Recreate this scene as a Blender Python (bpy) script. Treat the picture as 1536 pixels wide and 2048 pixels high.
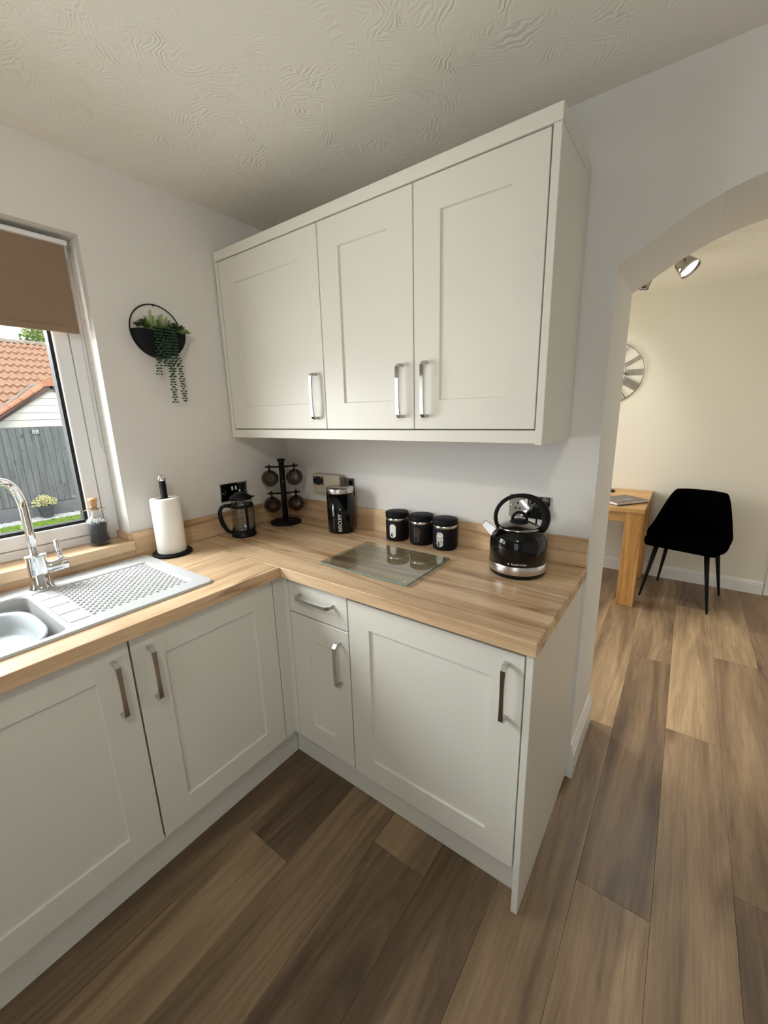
import bpy, bmesh, math, random
from mathutils import Vector, Matrix
PI = math.pi
for _o in list(bpy.data.objects):
    bpy.data.objects.remove(_o, do_unlink=True)
scn = bpy.context.scene
C = scn.collection

# ------------------------------------------------------------ camera
CAM = Vector((1.7784, -1.5245, 1.4609)); YAW, PITCH, ROLL, FPX = 0.6359, -0.237, -0.0255, 817.05
fw = Vector((-math.sin(YAW)*math.cos(PITCH), math.cos(YAW)*math.cos(PITCH), math.sin(PITCH)))
r0 = Vector((math.cos(YAW), math.sin(YAW), 0)); u0 = r0.cross(fw)
rv = r0*math.cos(ROLL)+u0*math.sin(ROLL); uv = -r0*math.sin(ROLL)+u0*math.cos(ROLL)
cd = bpy.data.cameras.new('camera'); cam = bpy.data.objects.new('camera', cd); C.objects.link(cam)
cam.matrix_world = Matrix(((rv.x, uv.x, -fw.x, CAM.x), (rv.y, uv.y, -fw.y, CAM.y), (rv.z, uv.z, -fw.z, CAM.z), (0, 0, 0, 1)))
cd.sensor_fit = 'HORIZONTAL'; cd.sensor_width = 36; cd.lens = FPX*36/1536; cd.clip_start = .02; cd.clip_end = 200
scn.camera = cam

# ------------------------------------------------------------ world: bright, thinly clouded sky
w = bpy.data.worlds.new('sky'); scn.world = w; w.use_nodes = True
nt = w.node_tree; nt.nodes.clear()
out = nt.nodes.new('ShaderNodeOutputWorld'); bg = nt.nodes.new('ShaderNodeBackground')
tc = nt.nodes.new('ShaderNodeTexCoord'); mp = nt.nodes.new('ShaderNodeMapping'); mp.inputs['Scale'].default_value = (2, 2, 7)
nz = nt.nodes.new('ShaderNodeTexNoise'); nz.inputs['Scale'].default_value = 1.3; nz.inputs['Detail'].default_value = 5
rp = nt.nodes.new('ShaderNodeValToRGB')
rp.color_ramp.elements[0].position = .38; rp.color_ramp.elements[0].color = (.66, .84, .95, 1)
rp.color_ramp.elements[1].position = .58; rp.color_ramp.elements[1].color = (1, 1, 1, 1)
nt.links.new(tc.outputs['Generated'], mp.inputs[0]); nt.links.new(mp.outputs[0], nz.inputs[0])
nt.links.new(nz.outputs[0], rp.inputs[0]); nt.links.new(rp.outputs[0], bg.inputs[0]); nt.links.new(bg.outputs[0], out.inputs[0])
bg.inputs['Strength'].default_value = 2.7

# ------------------------------------------------------------ sun and large lights
def area_light(name, loc, target, sx, sy, power, col):
    l = bpy.data.lights.new(name, 'AREA'); l.shape = 'RECTANGLE'; l.size = sx; l.size_y = sy; l.energy = power; l.color = col
    o = bpy.data.objects.new(name, l); C.objects.link(o); o.location = loc
    o.rotation_euler = (Vector(target)-Vector(loc)).to_track_quat('-Z', 'Y').to_euler(); return o
sd = bpy.data.lights.new('hazy_sun', 'SUN'); sd.energy = 1.6; sd.angle = .35; sd.color = (1, .95, .86)
so = bpy.data.objects.new('hazy_sun', sd); C.objects.link(so); so.location = (4, -6, 8)
so.rotation_euler = (Vector((-1.0, .55, -.95))).to_track_quat('-Z', 'Y').to_euler()
# added lamps outside the kitchen window, then daylight at the dining room door
area_light('window_fill_lamp', (-.85, -1.80, 2.38), (.62, -.98, .87), 1.5, 1.05, 160, (.90, .96, 1.0))  # added lamp hidden above the view, strengthens light on worktop and doors
area_light('garden_fill_lamp', (-.50, -1.85, 1.38), (.9, -1.35, 1.75), 1.15, .72, 32, (.95, .98, 1.0))  # added lamp beside the view, lifts the back wall, doors and ceiling
area_light('dining_daylight', (-.75, 1.55, 1.7), (1.6, 1.7, .6), 1.4, 1.7, 90, (1.0, .97, .91))

# ------------------------------------------------------------ exposure
vs = scn.view_settings
vs.view_transform = 'Standard'; vs.look = 'None'; vs.gamma = 1; vs.use_curve_mapping = False; vs.exposure = -0.13

# ------------------------------------------------------------ materials
def lin(*c):
    return tuple(((v/255)/12.92 if v/255 <= .04045 else ((v/255+.055)/1.055)**2.4) for v in c)
def mat(name, col, rough=.5, metal=0, spec=.5, coat=0, trans=0, ior=1.45, bump=0, bscale=200, sheen=0, vary=0, emit=None, es=0):
    m = bpy.data.materials.new(name); m.use_nodes = True; n = m.node_tree; b = n.nodes['Principled BSDF']
    b.inputs['Base Color'].default_value = (*col, 1); b.inputs['Roughness'].default_value = rough; b.inputs['Metallic'].default_value = metal
    b.inputs['Specular IOR Level'].default_value = spec; b.inputs['Coat Weight'].default_value = coat; b.inputs['Coat Roughness'].default_value = .06
    b.inputs['Transmission Weight'].default_value = trans; b.inputs['IOR'].default_value = ior
    if sheen: b.inputs['Sheen Weight'].default_value = sheen
    if emit: b.inputs['Emission Color'].default_value = (*emit, 1); b.inputs['Emission Strength'].default_value = es
    t = n.nodes.new('ShaderNodeTexCoord')
    if bump or vary:
        z = n.nodes.new('ShaderNodeTexNoise'); z.inputs['Scale'].default_value = bscale; z.inputs['Detail'].default_value = 4
        n.links.new(t.outputs['Object'], z.inputs['Vector'])
        if bump:
            bp = n.nodes.new('ShaderNodeBump'); bp.inputs['Strength'].default_value = bump; bp.inputs['Distance'].default_value = .002
            n.links.new(z.outputs[0], bp.inputs['Height']); n.links.new(bp.outputs[0], b.inputs['Normal'])
        if vary:
            r = n.nodes.new('ShaderNodeValToRGB')
            r.color_ramp.elements[0].position = .3; r.color_ramp.elements[1].position = .7
            r.color_ramp.elements[0].color = (*[c*(1-vary) for c in col], 1); r.color_ramp.elements[1].color = (*[min(1, c*(1+vary)) for c in col], 1)
            n.links.new(z.outputs[0], r.inputs[0]); n.links.new(r.outputs[0], b.inputs['Base Color'])
    return m
def N(n, typ, **kw):
    x = n.nodes.new(typ)
    for k, v in kw.items():
        if k in x.inputs: x.inputs[k].default_value = v
        else: setattr(x, k, v)
    return x
def noise_mapped(n, vec, scale, detail=4, dist=0, rough=.5):
    m = N(n, 'ShaderNodeMapping'); m.inputs['Scale'].default_value = scale; n.links.new(vec, m.inputs[0])
    z = N(n, 'ShaderNodeTexNoise'); z.inputs['Scale'].default_value = 1; z.inputs['Detail'].default_value = detail; z.inputs['Distortion'].default_value = dist
    z.inputs['Roughness'].default_value = rough
    n.links.new(m.outputs[0], z.inputs['Vector']); return z.outputs[0]
def ramp(n, fac, stops):
    r = N(n, 'ShaderNodeValToRGB'); e = r.color_ramp.elements
    while len(e) < len(stops): e.new(.5)
    for i, (p, c) in enumerate(stops):
        e[i].position = p; e[i].color = (*c, 1) if len(c) == 3 else c
    n.links.new(fac, r.inputs[0]); return r.outputs[0]
def mixc(n, fac, a, b, mode='MIX'):
    x = N(n, 'ShaderNodeMix', data_type='RGBA', blend_type=mode)
    for s, v in ((0, fac), (6, a), (7, b)):
        if isinstance(v, (int, float)): x.inputs[s].default_value = v
        elif isinstance(v, tuple): x.inputs[s].default_value = (*v, 1)
        else: n.links.new(v, x.inputs[s])
    return x.outputs[2]
def wood(name, light, mid, dark, axis='X', rough=.42, lines=.55, along=.9, across=17, spec=.5, offset=False):
    m = bpy.data.materials.new(name); m.use_nodes = True; n = m.node_tree; b = n.nodes['Principled BSDF']
    b.inputs['Roughness'].default_value = rough; b.inputs['Specular IOR Level'].default_value = spec
    t = N(n, 'ShaderNodeTexCoord'); vec = t.outputs['Object']
    if offset:
        oi = N(n, 'ShaderNodeObjectInfo'); vm = N(n, 'ShaderNodeVectorMath', operation='ADD')
        mm = N(n, 'ShaderNodeMath', operation='MULTIPLY'); mm.inputs[1].default_value = 37
        n.links.new(oi.outputs['Random'], mm.inputs[0]); n.links.new(vec, vm.inputs[0]); n.links.new(mm.outputs[0], vm.inputs[1]); vec = vm.outputs[0]
    def sc(a, c): return (a, c, c) if axis == 'X' else ((c, a, c) if axis == 'Y' else (c, c, a))
    base = ramp(n, noise_mapped(n, vec, sc(along, across), 6, .5, .6), [(.30, dark), (.47, mid), (.66, light)])
    ln = noise_mapped(n, vec, sc(.45, 8), 3, .25)
    lf = ramp(n, ln, [(.480, (1, 1, 1)), (.498, (1-lines*.8, 1-lines, 1-lines*1.15)), (.502, (1-lines*.8, 1-lines, 1-lines*1.15)), (.522, (1, 1, 1))])
    c1 = mixc(n, .8, base, lf, 'MULTIPLY')
    ln2 = noise_mapped(n, vec, sc(.9, 26), 2, .1)
    lf2 = ramp(n, ln2, [(.39, (.80, .72, .64)), (.43, (1, 1, 1))])
    c2 = mixc(n, .55, c1, lf2, 'MULTIPLY')
    pore = noise_mapped(n, vec, sc(14, 260), 2)
    pf = ramp(n, pore, [(.35, (.86,)*3), (.6, (1.05,)*3)])
    c3 = mixc(n, .7, c2, pf, 'MULTIPLY')
    n.links.new(c3, b.inputs['Base Color'])
    bp = N(n, 'ShaderNodeBump'); bp.inputs['Strength'].default_value = .12; bp.inputs['Distance'].default_value = .001
    n.links.new(pore, bp.inputs['Height']); n.links.new(bp.outputs[0], b.inputs['Normal'])
    return m
def floor_mat():
    m = bpy.data.materials.new('oak_effect_plank'); m.use_nodes = True; n = m.node_tree; b = n.nodes['Principled BSDF']
    b.inputs['Roughness'].default_value = .42; b.inputs['Specular IOR Level'].default_value = .4
    t = N(n, 'ShaderNodeTexCoord'); oi = N(n, 'ShaderNodeObjectInfo')
    mm = N(n, 'ShaderNodeMath', operation='MULTIPLY'); mm.inputs[1].default_value = 53
    vm = N(n, 'ShaderNodeVectorMath', operation='ADD')
    n.links.new(oi.outputs['Random'], mm.inputs[0]); n.links.new(t.outputs['Object'], vm.inputs[0]); n.links.new(mm.outputs[0], vm.inputs[1]); vec = vm.outputs[0]
    at = N(n, 'ShaderNodeAttribute', attribute_type='OBJECT', attribute_name='tone')
    tone = at.outputs['Fac']
    D1, D2 = lin(84, 67, 53), lin(138, 115, 91)
    L1, L2 = lin(136, 113, 88), lin(196, 168, 132)
    g = noise_mapped(n, vec, (7.5, .8, 1), 5, .8, .6)
    gd = ramp(n, g, [(.36, D1), (.64, D2)]); gl = ramp(n, g, [(.33, L1), (.68, L2)])
    base = mixc(n, tone, gd, gl)
    # cathedral figure: distorted bands, faded in and out along the board
    wmap = N(n, 'ShaderNodeMapping'); wmap.inputs['Scale'].default_value = (1, .13, 1); n.links.new(vec, wmap.inputs[0])
    wv = N(n, 'ShaderNodeTexWave'); wv.inputs['Scale'].default_value = 9; wv.inputs['Distortion'].default_value = 16; wv.inputs['Detail'].default_value = 3
    wv.inputs['Detail Scale'].default_value = .9; n.links.new(wmap.outputs[0], wv.inputs[0])
    wf = ramp(n, wv.outputs['Fac'], [(.1, (.80, .78, .76)), (.5, (1, 1, 1)), (.9, (1.08, 1.07, 1.05))])
    msk = ramp(n, noise_mapped(n, vec, (3, 1.4, 1), 2), [(.38, (0, 0, 0)), (.62, (1, 1, 1))])
    c1 = mixc(n, msk, base, mixc(n, .6, base, wf, 'MULTIPLY'))
    fine = noise_mapped(n, vec, (170, 7, 1), 3)
    c2 = mixc(n, .8, c1, ramp(n, fine, [(.3, (.80, .79, .78)), (.55, (1, 1, 1)), (.75, (1.14, 1.12, 1.08))]), 'MULTIPLY')
    # knots
    km = N(n, 'ShaderNodeMapping'); km.inputs['Scale'].default_value = (4.2, 1.5, 1); n.links.new(vec, km.inputs[0])
    kd = noise_mapped(n, vec, (22, 9, 1), 3)
    vo = N(n, 'ShaderNodeTexVoronoi'); vo.inputs['Scale'].default_value = 1; n.links.new(km.outputs[0], vo.inputs['Vector'])
    ka = N(n, 'ShaderNodeMath', operation='MULTIPLY_ADD'); ka.inputs[1].default_value = .16; n.links.new(kd, ka.inputs[0]); n.links.new(vo.outputs['Distance'], ka.inputs[2])
    c3 = mixc(n, .85, c2, ramp(n, ka.outputs[0], [(.15, (.38, .34, .30)), (.23, (.80, .78, .76)), (.31, (1, 1, 1))]), 'MULTIPLY')
    n.links.new(c3, b.inputs['Base Color'])
    bp = N(n, 'ShaderNodeBump'); bp.inputs['Strength'].default_value = .25; bp.inputs['Distance'].default_value = .0008
    n.links.new(fine, bp.inputs['Height']); n.links.new(bp.outputs[0], b.inputs['Normal'])
    rr = N(n, 'ShaderNodeMapRange'); rr.inputs['To Min'].default_value = .36; rr.inputs['To Max'].default_value = .52
    n.links.new(g, rr.inputs[0]); n.links.new(rr.outputs[0], b.inputs['Roughness'])
    return m
def ceiling_mat():
    m = bpy.data.materials.new('swirled_plaster'); m.use_nodes = True; n = m.node_tree; b = n.nodes['Principled BSDF']
    b.inputs['Base Color'].default_value = (*lin(238, 234, 225), 1); b.inputs['Roughness'].default_value = .75
    t = N(n, 'ShaderNodeTexCoord'); vec = t.outputs['Object']
    dn = N(n, 'ShaderNodeTexNoise'); dn.inputs['Scale'].default_value = 7; dn.inputs['Detail'].default_value = 3; n.links.new(vec, dn.inputs[0])
    sub = N(n, 'ShaderNodeVectorMath', operation='SUBTRACT'); sub.inputs[1].default_value = (.5, .5, .5); n.links.new(dn.outputs['Color'], sub.inputs[0])
    scl = N(n, 'ShaderNodeVectorMath', operation='SCALE'); scl.inputs['Scale'].default_value = .16; n.links.new(sub.outputs[0], scl.inputs[0])
    add = N(n, 'ShaderNodeVectorMath', operation='ADD'); n.links.new(vec, add.inputs[0]); n.links.new(scl.outputs[0], add.inputs[1])
    hs = []
    for scale, freq, off in ((4.2, 520, 0), (5.6, 430, 3.7)):
        mo = N(n, 'ShaderNodeMapping'); mo.inputs['Location'].default_value = (off, off*.6, 0); n.links.new(add.outputs[0], mo.inputs[0])
        vo = N(n, 'ShaderNodeTexVoronoi', voronoi_dimensions='2D'); vo.inputs['Scale'].default_value = scale; n.links.new(mo.outputs[0], vo.inputs['Vector'])
        d = N(n, 'ShaderNodeMath', operation='MULTIPLY'); d.inputs[1].default_value = freq/scale; n.links.new(vo.outputs['Distance'], d.inputs[0])
        s = N(n, 'ShaderNodeMath', operation='SINE'); n.links.new(d.outputs[0], s.inputs[0])
        k = noise_mapped(n, mo.outputs[0], (6.5, 6.5, 1), 3, .3)
        mk = ramp(n, k, [(.46, (0, 0, 0)), (.62, (1, 1, 1))])
        brk = ramp(n, noise_mapped(n, mo.outputs[0], (26, 26, 1), 3), [(.44, (0, 0, 0)), (.64, (1, 1, 1))])
        mu = N(n, 'ShaderNodeMath', operation='MULTIPLY'); n.links.new(s.outputs[0], mu.inputs[0]); n.links.new(mk, mu.inputs[1])
        mu2 = N(n, 'ShaderNodeMath', operation='MULTIPLY'); n.links.new(mu.outputs[0], mu2.inputs[0]); n.links.new(brk, mu2.inputs[1])
        hs.append(mu2.outputs[0])
    sm = N(n, 'ShaderNodeMath', operation='ADD'); n.links.new(hs[0], sm.inputs[0]); n.links.new(hs[1], sm.inputs[1])
    bp = N(n, 'ShaderNodeBump'); bp.inputs['Strength'].default_value = .6; bp.inputs['Distance'].default_value = .0015
    n.links.new(sm.outputs[0], bp.inputs['Height'])
    n.links.new(bp.outputs[0], b.inputs['Normal'])
    return m
def glass_thin(name, tint=(1, 1, 1), refl=.08):
    m = bpy.data.materials.new(name); m.use_nodes = True; n = m.node_tree; n.nodes.clear()
    o = N(n, 'ShaderNodeOutputMaterial'); tr = N(n, 'ShaderNodeBsdfTransparent'); gl = N(n, 'ShaderNodeBsdfGlossy')
    tr.inputs[0].default_value = (*tint, 1); gl.inputs['Roughness'].default_value = .01
    lw = N(n, 'ShaderNodeLayerWeight'); lw.inputs[0].default_value = .5
    pw = N(n, 'ShaderNodeMath', operation='POWER'); pw.inputs[1].default_value = 4; n.links.new(lw.outputs['Facing'], pw.inputs[0])
    fr = N(n, 'ShaderNodeMath', operation='MULTIPLY_ADD'); fr.inputs[1].default_value = .8; fr.inputs[2].default_value = refl*.5; n.links.new(pw.outputs[0], fr.inputs[0])
    mx = N(n, 'ShaderNodeMixShader'); n.links.new(fr.outputs[0], mx.inputs[0]); n.links.new(tr.outputs[0], mx.inputs[1]); n.links.new(gl.outputs[0], mx.inputs[2])
    n.links.new(mx.outputs[0], o.inputs[0]); return m
def fence_mat():
    m = bpy.data.materials.new('weathered_grey_board'); m.use_nodes = True; n = m.node_tree; b = n.nodes['Principled BSDF']; b.inputs['Roughness'].default_value = .8
    t = N(n, 'ShaderNodeTexCoord'); oi = N(n, 'ShaderNodeObjectInfo'); vm = N(n, 'ShaderNodeVectorMath', operation='ADD')
    mm = N(n, 'ShaderNodeMath', operation='MULTIPLY'); mm.inputs[1].default_value = 21
    n.links.new(oi.outputs['Random'], mm.inputs[0]); n.links.new(t.outputs['Object'], vm.inputs[0]); n.links.new(mm.outputs[0], vm.inputs[1])
    c = ramp(n, noise_mapped(n, vm.outputs[0], (20, 20, 1.6), 5, .6), [(.3, (.100, .104, .112)), (.7, (.178, .184, .196))])
    k = ramp(n, noise_mapped(n, vm.outputs[0], (16, 16, 7), 1), [(.27, (.35, .35, .35)), (.34, (1, 1, 1))])
    n.links.new(mixc(n, .8, c, k, 'MULTIPLY'), b.inputs['Base Color']); return m

M = {}
M['wall'] = mat('painted_wall', lin(227, 224, 218), .65, bump=.05, bscale=60)
M['ceiling'] = ceiling_mat()
M['cream'] = mat('dining_wall_paint', lin(226, 221, 207), .65, bump=.05, bscale=60)
M['trim'] = mat('white_gloss_trim', lin(228, 227, 224), .3)
M['door'] = mat('ivory_cabinet_paint', lin(224, 221, 210), .33)
M['carcass'] = mat('dark_carcass_gap', lin(70, 66, 60), .7)
M['chrome'] = mat('polished_chrome', (.80, .80, .81), .09, 1)
M['handle'] = mat('satin_chrome_handle', (.56, .55, .54), .16, 1)
M['steel'] = mat('brushed_steel', (.62, .60, .58), .26, 1, bump=.05, bscale=500)
M['worktop_x'] = wood('oak_laminate_along_x', lin(230, 200, 161), lin(211, 178, 140), lin(182, 147, 111), 'X', .27, .55)
M['worktop_y'] = wood('oak_laminate_along_y', lin(230, 200, 161), lin(211, 178, 140), lin(182, 147, 111), 'Y', .27, .55)
M['plank'] = floor_mat()
M['oak'] = wood('golden_oak', lin(214, 168, 104), lin(196, 146, 82), lin(164, 114, 58), 'Z', .4, .3, 1.5, 30)
M['oak_x'] = wood('golden_oak_top', lin(222, 180, 122), lin(206, 160, 100), lin(176, 128, 74), 'X', .4, .3, 1.5, 30)
M['subfloor'] = mat('dark_subfloor', (.03, .022, .016), .9)
M['black'] = mat('black_plastic', (.006, .006, .007), .38, spec=.25)
M['blackmatt'] = mat('matt_black', (.007, .007, .008), .55, spec=.2)
M['blackgloss'] = mat('gloss_black_enamel', (.002, .002, .0025), .07, spec=.45)
M['velvet'] = mat('black_velvet', (.0012, .0012, .0016), 1.0, spec=.0, bump=.2, bscale=300)
M['ceramic'] = mat('white_composite_sink', lin(192, 193, 192), .36, bump=.03, bscale=900)
M['bowl'] = mat('pale_grey_bowl', lin(180, 187, 189), .4)
M['upvc'] = mat('white_upvc', lin(236, 236, 236), .28)
M['gasket'] = mat('black_gasket', (.01, .01, .01), .5)
M['blind'] = mat('brown_blind_fabric', lin(144, 121, 99), .85, bump=.35, bscale=900, vary=.06)
M['paper'] = mat('paper_towel', lin(245, 242, 234), .9, bump=.5, bscale=260)
M['white'] = mat('white_plastic', lin(235, 235, 230), .4)
M['beige'] = mat('beige_plastic', lin(190, 180, 158), .45)
M['screen'] = mat('dark_display', (.02, .025, .025), .15)
M['glass'] = mat('clear_glass', (1, 1, 1), .0, trans=1, ior=1.45)
M['glassboard'] = mat('green_edged_glass', (.90, .96, .93), .0, trans=1, ior=1.5)
M['pane'] = glass_thin('window_glass')
M['thin'] = glass_thin('thin_clear_glass', (.93, .95, .95))
M['smoke'] = glass_thin('smoked_glass', (.46, .41, .38))
M['cork'] = mat('cork', lin(196, 150, 108), .8, vary=.25, bscale=300)
M['sand'] = mat('black_sand', (.02, .02, .022), .8, vary=.5, bscale=250)
M['pebble'] = mat('white_pebble', (.52, .52, .51), .6)
M['bead'] = mat('grey_white_bead', (.45, .45, .44), .4)
M['twine'] = mat('twine', lin(186, 150, 110), .9)
M['leafd'] = mat('dark_green_leaf', (.028, .072, .034), .45)
M['leafm'] = mat('mid_green_leaf', (.12, .22, .045), .5)
M['leafl'] = mat('light_green_leaf', (.30, .44, .08), .5)
M['leafo'] = mat('olive_leaf', (.045, .07, .02), .5)
M['fence'] = fence_mat()
M['gravelboard'] = mat('grey_gravel_board', (.15, .155, .165), .85, vary=.15, bscale=6)
M['grass'] = mat('lawn_grass', (.17, .27, .025), .8, vary=.3, bscale=9)
M['siding'] = mat('cream_cladding', (.80, .78, .68), .6)
M['tile'] = mat('terracotta_tile', (.42, .245, .16), .8, vary=.22, bscale=14)
M['ridge'] = mat('orange_verge_tile', (.50, .22, .13), .75, vary=.12, bscale=8)
M['fascia'] = mat('brown_bargeboard', (.13, .075, .065), .6)
M['mortar'] = mat('pale_mortar', (.33, .27, .22), .9, vary=.25, bscale=12)
M['soil'] = mat('soil', (.04, .035, .03), .9)
M['slate'] = mat('slate_planter', (.05, .06, .07), .7)
M['yellow'] = mat('yellow_variegated_leaf', (.74, .68, .34), .6)
M['tree'] = mat('tree_foliage', (.16, .24, .05), .7)
M['bark'] = mat('bark', (.08, .06, .04), .9)
M['bookgrey'] = mat('grey_book_cover', lin(112, 106, 102), .55)
M['page'] = mat('book_pages', lin(225, 212, 204), .8)
M['clock'] = mat('aged_silver_metal', (.30, .285, .26), .35, .9)
M['lampmetal'] = mat('pewter_chrome', (.36, .33, .30), .16, 1)
M['bulb'] = mat('lit_bulb', (1, 1, 1), .5, emit=(1, .98, .94), es=9)
M['text'] = mat('white_print', (.8, .8, .8), .5)
M['greytext'] = mat('silver_print', (.72, .72, .72), .4)
M['sugar'] = mat('white_sugar', (.8, .79, .75), .8, bump=.3, bscale=400)
M['teabag'] = mat('dark_tea', (.05, .032, .025), .8, vary=.4, bscale=120)
M['coffee'] = mat('mixed_sachets', (.55, .55, .52), .6, vary=.6, bscale=110)

# ------------------------------------------------------------ mesh helpers
class MB:
    def __init__(s): s.v = []; s.f = []; s.sm = []; s.mi = []; s.cur = 0
    def add(s, vs, fs, smooth=False, T=None):
        b = len(s.v)
        for p in vs: s.v.append(tuple(T @ Vector(p)) if T is not None else tuple(p))
        for f in fs: s.f.append([b+i for i in f]); s.sm.append(smooth); s.mi.append(s.cur)
        return s
    def box(s, x0, x1, y0, y1, z0, z1, T=None):
        v = [(x, y, z) for x in (x0, x1) for y in (y0, y1) for z in (z0, z1)]
        return s.add(v, [(0, 1, 3, 2), (4, 6, 7, 5), (0, 4, 5, 1), (2, 3, 7, 6), (0, 2, 6, 4), (1, 5, 7, 3)], False, T)
    def bbox(s, x0, x1, y0, y1, z0, z1, b=.002, seg=2, T=None):
        bm = bmesh.new(); bmesh.ops.create_cube(bm, size=1)
        for q in bm.verts: q.co = Vector(((x0+x1)/2+q.co.x*(x1-x0), (y0+y1)/2+q.co.y*(y1-y0), (z0+z1)/2+q.co.z*(z1-z0)))
        b = min(b, .49*min(x1-x0, y1-y0, z1-z0))
        bmesh.ops.bevel(bm, geom=bm.edges[:], offset=b, segments=seg, affect='EDGES', profile=.5)
        bm.verts.index_update(); vs = [tuple(q.co) for q in bm.verts]; fs = [[q.index for q in f.verts] for f in bm.faces]
        bm.free(); return s.add(vs, fs, False, T)
    def lathe(s, prof, n=32, T=None, smooth=True, a0=0, a1=2*PI, cap=False):
        full = abs(a1-a0-2*PI) < 1e-6; m = n if full else n+1; vs = []
        for r, z in prof:
            for i in range(m):
                a = a0+(a1-a0)*i/n; vs.append((r*math.cos(a), r*math.sin(a), z))
        fs = []
        for j in range(len(prof)-1):
            for i in range(n):
                k = (i+1) % m if full else i+1
                fs.append((j*m+i, j*m+k, (j+1)*m+k, (j+1)*m+i))
        if cap and full: fs.append(list(range(m))[::-1]); fs.append([(len(prof)-1)*m+i for i in range(m)])
        return s.add(vs, fs, smooth, T)
    def cyl(s, r, z0, z1, n=24, T=None, r1=None, bev=0):
        r1 = r if r1 is None else r1
        prof = [(0, z0), (r-bev, z0), (r, z0+bev), (r1, z1-bev), (r1-bev, z1), (0, z1)] if bev else [(0, z0), (r, z0), (r, z0), (r1, z1), (r1, z1), (0, z1)]
        if bev: return s.lathe(prof, n, T)
        b = len(s.v); vs = [(r*math.cos(2*PI*i/n), r*math.sin(2*PI*i/n), z0) for i in range(n)]+[(r1*math.cos(2*PI*i/n), r1*math.sin(2*PI*i/n), z1) for i in range(n)]
        s.add(vs, [(i, (i+1) % n, n+(i+1) % n, n+i) for i in range(n)], True, T)
        return s.add(vs, [list(range(n))[::-1], [n+i for i in range(n)]], False, T)
    def tube(s, pts, r, n=10, closed=False, T=None, flat=None):
        P = [Vector(p) for p in pts]; m = len(P); rr = r if isinstance(r, (list, tuple)) else [r]*m
        up = None; vs = []
        for i in range(m):
            a = P[(i-1) % m] if (closed or i) else P[i]; b = P[(i+1) % m] if (closed or i < m-1) else P[i]
            t = (b-a).normalized()
            if up is None:
                up = t.orthogonal().normalized() if flat is None else Vector(flat).normalized()
            if flat is not None: up = Vector(flat).normalized()
            up = (up-t*up.dot(t)).normalized(); sd = t.cross(up)
            for k in range(n):
                q = 2*PI*k/n; vs.append(tuple(P[i]+(up*math.cos(q)+sd*math.sin(q))*rr[i]))
        fs = []
        for i in range(m if closed else m-1):
            j = (i+1) % m
            for k in range(n): fs.append((i*n+k, i*n+(k+1) % n, j*n+(k+1) % n, j*n+k))
        if not closed: fs += [list(range(n))[::-1], [(m-1)*n+k for k in range(n)]]
        return s.add(vs, fs, True, T)
    def ball(s, c, r, n=12, m=8, sc=(1, 1, 1), T=None):
        vs = [(c[0], c[1], c[2]-r*sc[2])]
        for j in range(1, m):
            ph = -PI/2+PI*j/m
            for i in range(n): vs.append((c[0]+r*sc[0]*math.cos(ph)*math.cos(2*PI*i/n), c[1]+r*sc[1]*math.cos(ph)*math.sin(2*PI*i/n), c[2]+r*sc[2]*math.sin(ph)))
        vs.append((c[0], c[1], c[2]+r*sc[2])); L = len(vs)-1
        fs = [(0, 1+(i+1) % n, 1+i) for i in range(n)]+[(L, 1+(m-2)*n+i, 1+(m-2)*n+(i+1) % n) for i in range(n)]
        for j in range(m-2):
            for i in range(n): fs.append((1+j*n+i, 1+j*n+(i+1) % n, 1+(j+1)*n+(i+1) % n, 1+(j+1)*n+i))
        return s.add(vs, fs, True, T)
    def prism(s, poly, h0, h1, axis='Z', T=None):
        n = len(poly)
        def p(a, b, h): return (a, b, h) if axis == 'Z' else ((a, h, b) if axis == 'Y' else (h, a, b))
        vs = [p(a, b, h0) for a, b in poly]+[p(a, b, h1) for a, b in poly]
        return s.add(vs, [list(range(n))[::-1], [n+i for i in range(n)]]+[(i, (i+1) % n, n+(i+1) % n, n+i) for i in range(n)], False, T)
    def build(s, name, mat, parent=None, loc=None, rot=None, recalc=True):
        me = bpy.data.meshes.new(name); me.from_pydata(s.v, [], s.f)
        ms = mat if isinstance(mat, (list, tuple)) else [mat]
        for q in ms: me.materials.append(q)
        me.polygons.foreach_set('use_smooth', s.sm); me.polygons.foreach_set('material_index', s.mi)
        if recalc:
            bm = bmesh.new(); bm.from_mesh(me); bmesh.ops.remove_doubles(bm, verts=bm.verts[:], dist=1e-6)
            bmesh.ops.recalc_face_normals(bm, faces=bm.faces[:]); bm.to_mesh(me); bm.free()
        me.update(); o = bpy.data.objects.new(name, me); C.objects.link(o)
        if parent: o.parent = parent
        if loc: o.location = loc
        if rot: o.rotation_euler = rot
        return o
def tag(o, label=None, cat=None, group=None, kind=None):
    if label: o['label'] = label
    if cat: o['category'] = cat
    if group: o['group'] = group
    if kind: o['kind'] = kind
    return o
def thing(name, label, cat, loc=(0, 0, 0), rz=0, group=None):
    o = bpy.data.objects.new(name, None); C.objects.link(o); o.location = loc; o.rotation_euler = (0, 0, rz); o.empty_display_size = .05
    return tag(o, label, cat, group)
def dup(o, parent=None, loc=None, rz=None, label=None):
    c = o.copy(); C.objects.link(c); c.parent = parent
    if loc is not None: c.location = loc
    if rz is not None: c.rotation_euler = (0, 0, rz)
    if label: c['label'] = label
    for ch in [x for x in bpy.data.objects if x.parent == o]: dup(ch, c)
    return c
def TR(loc=(0, 0, 0), rx=0, ry=0, rz=0): return Matrix.Translation(loc) @ Matrix.Rotation(rz, 4, 'Z') @ Matrix.Rotation(ry, 4, 'Y') @ Matrix.Rotation(rx, 4, 'X')
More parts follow.
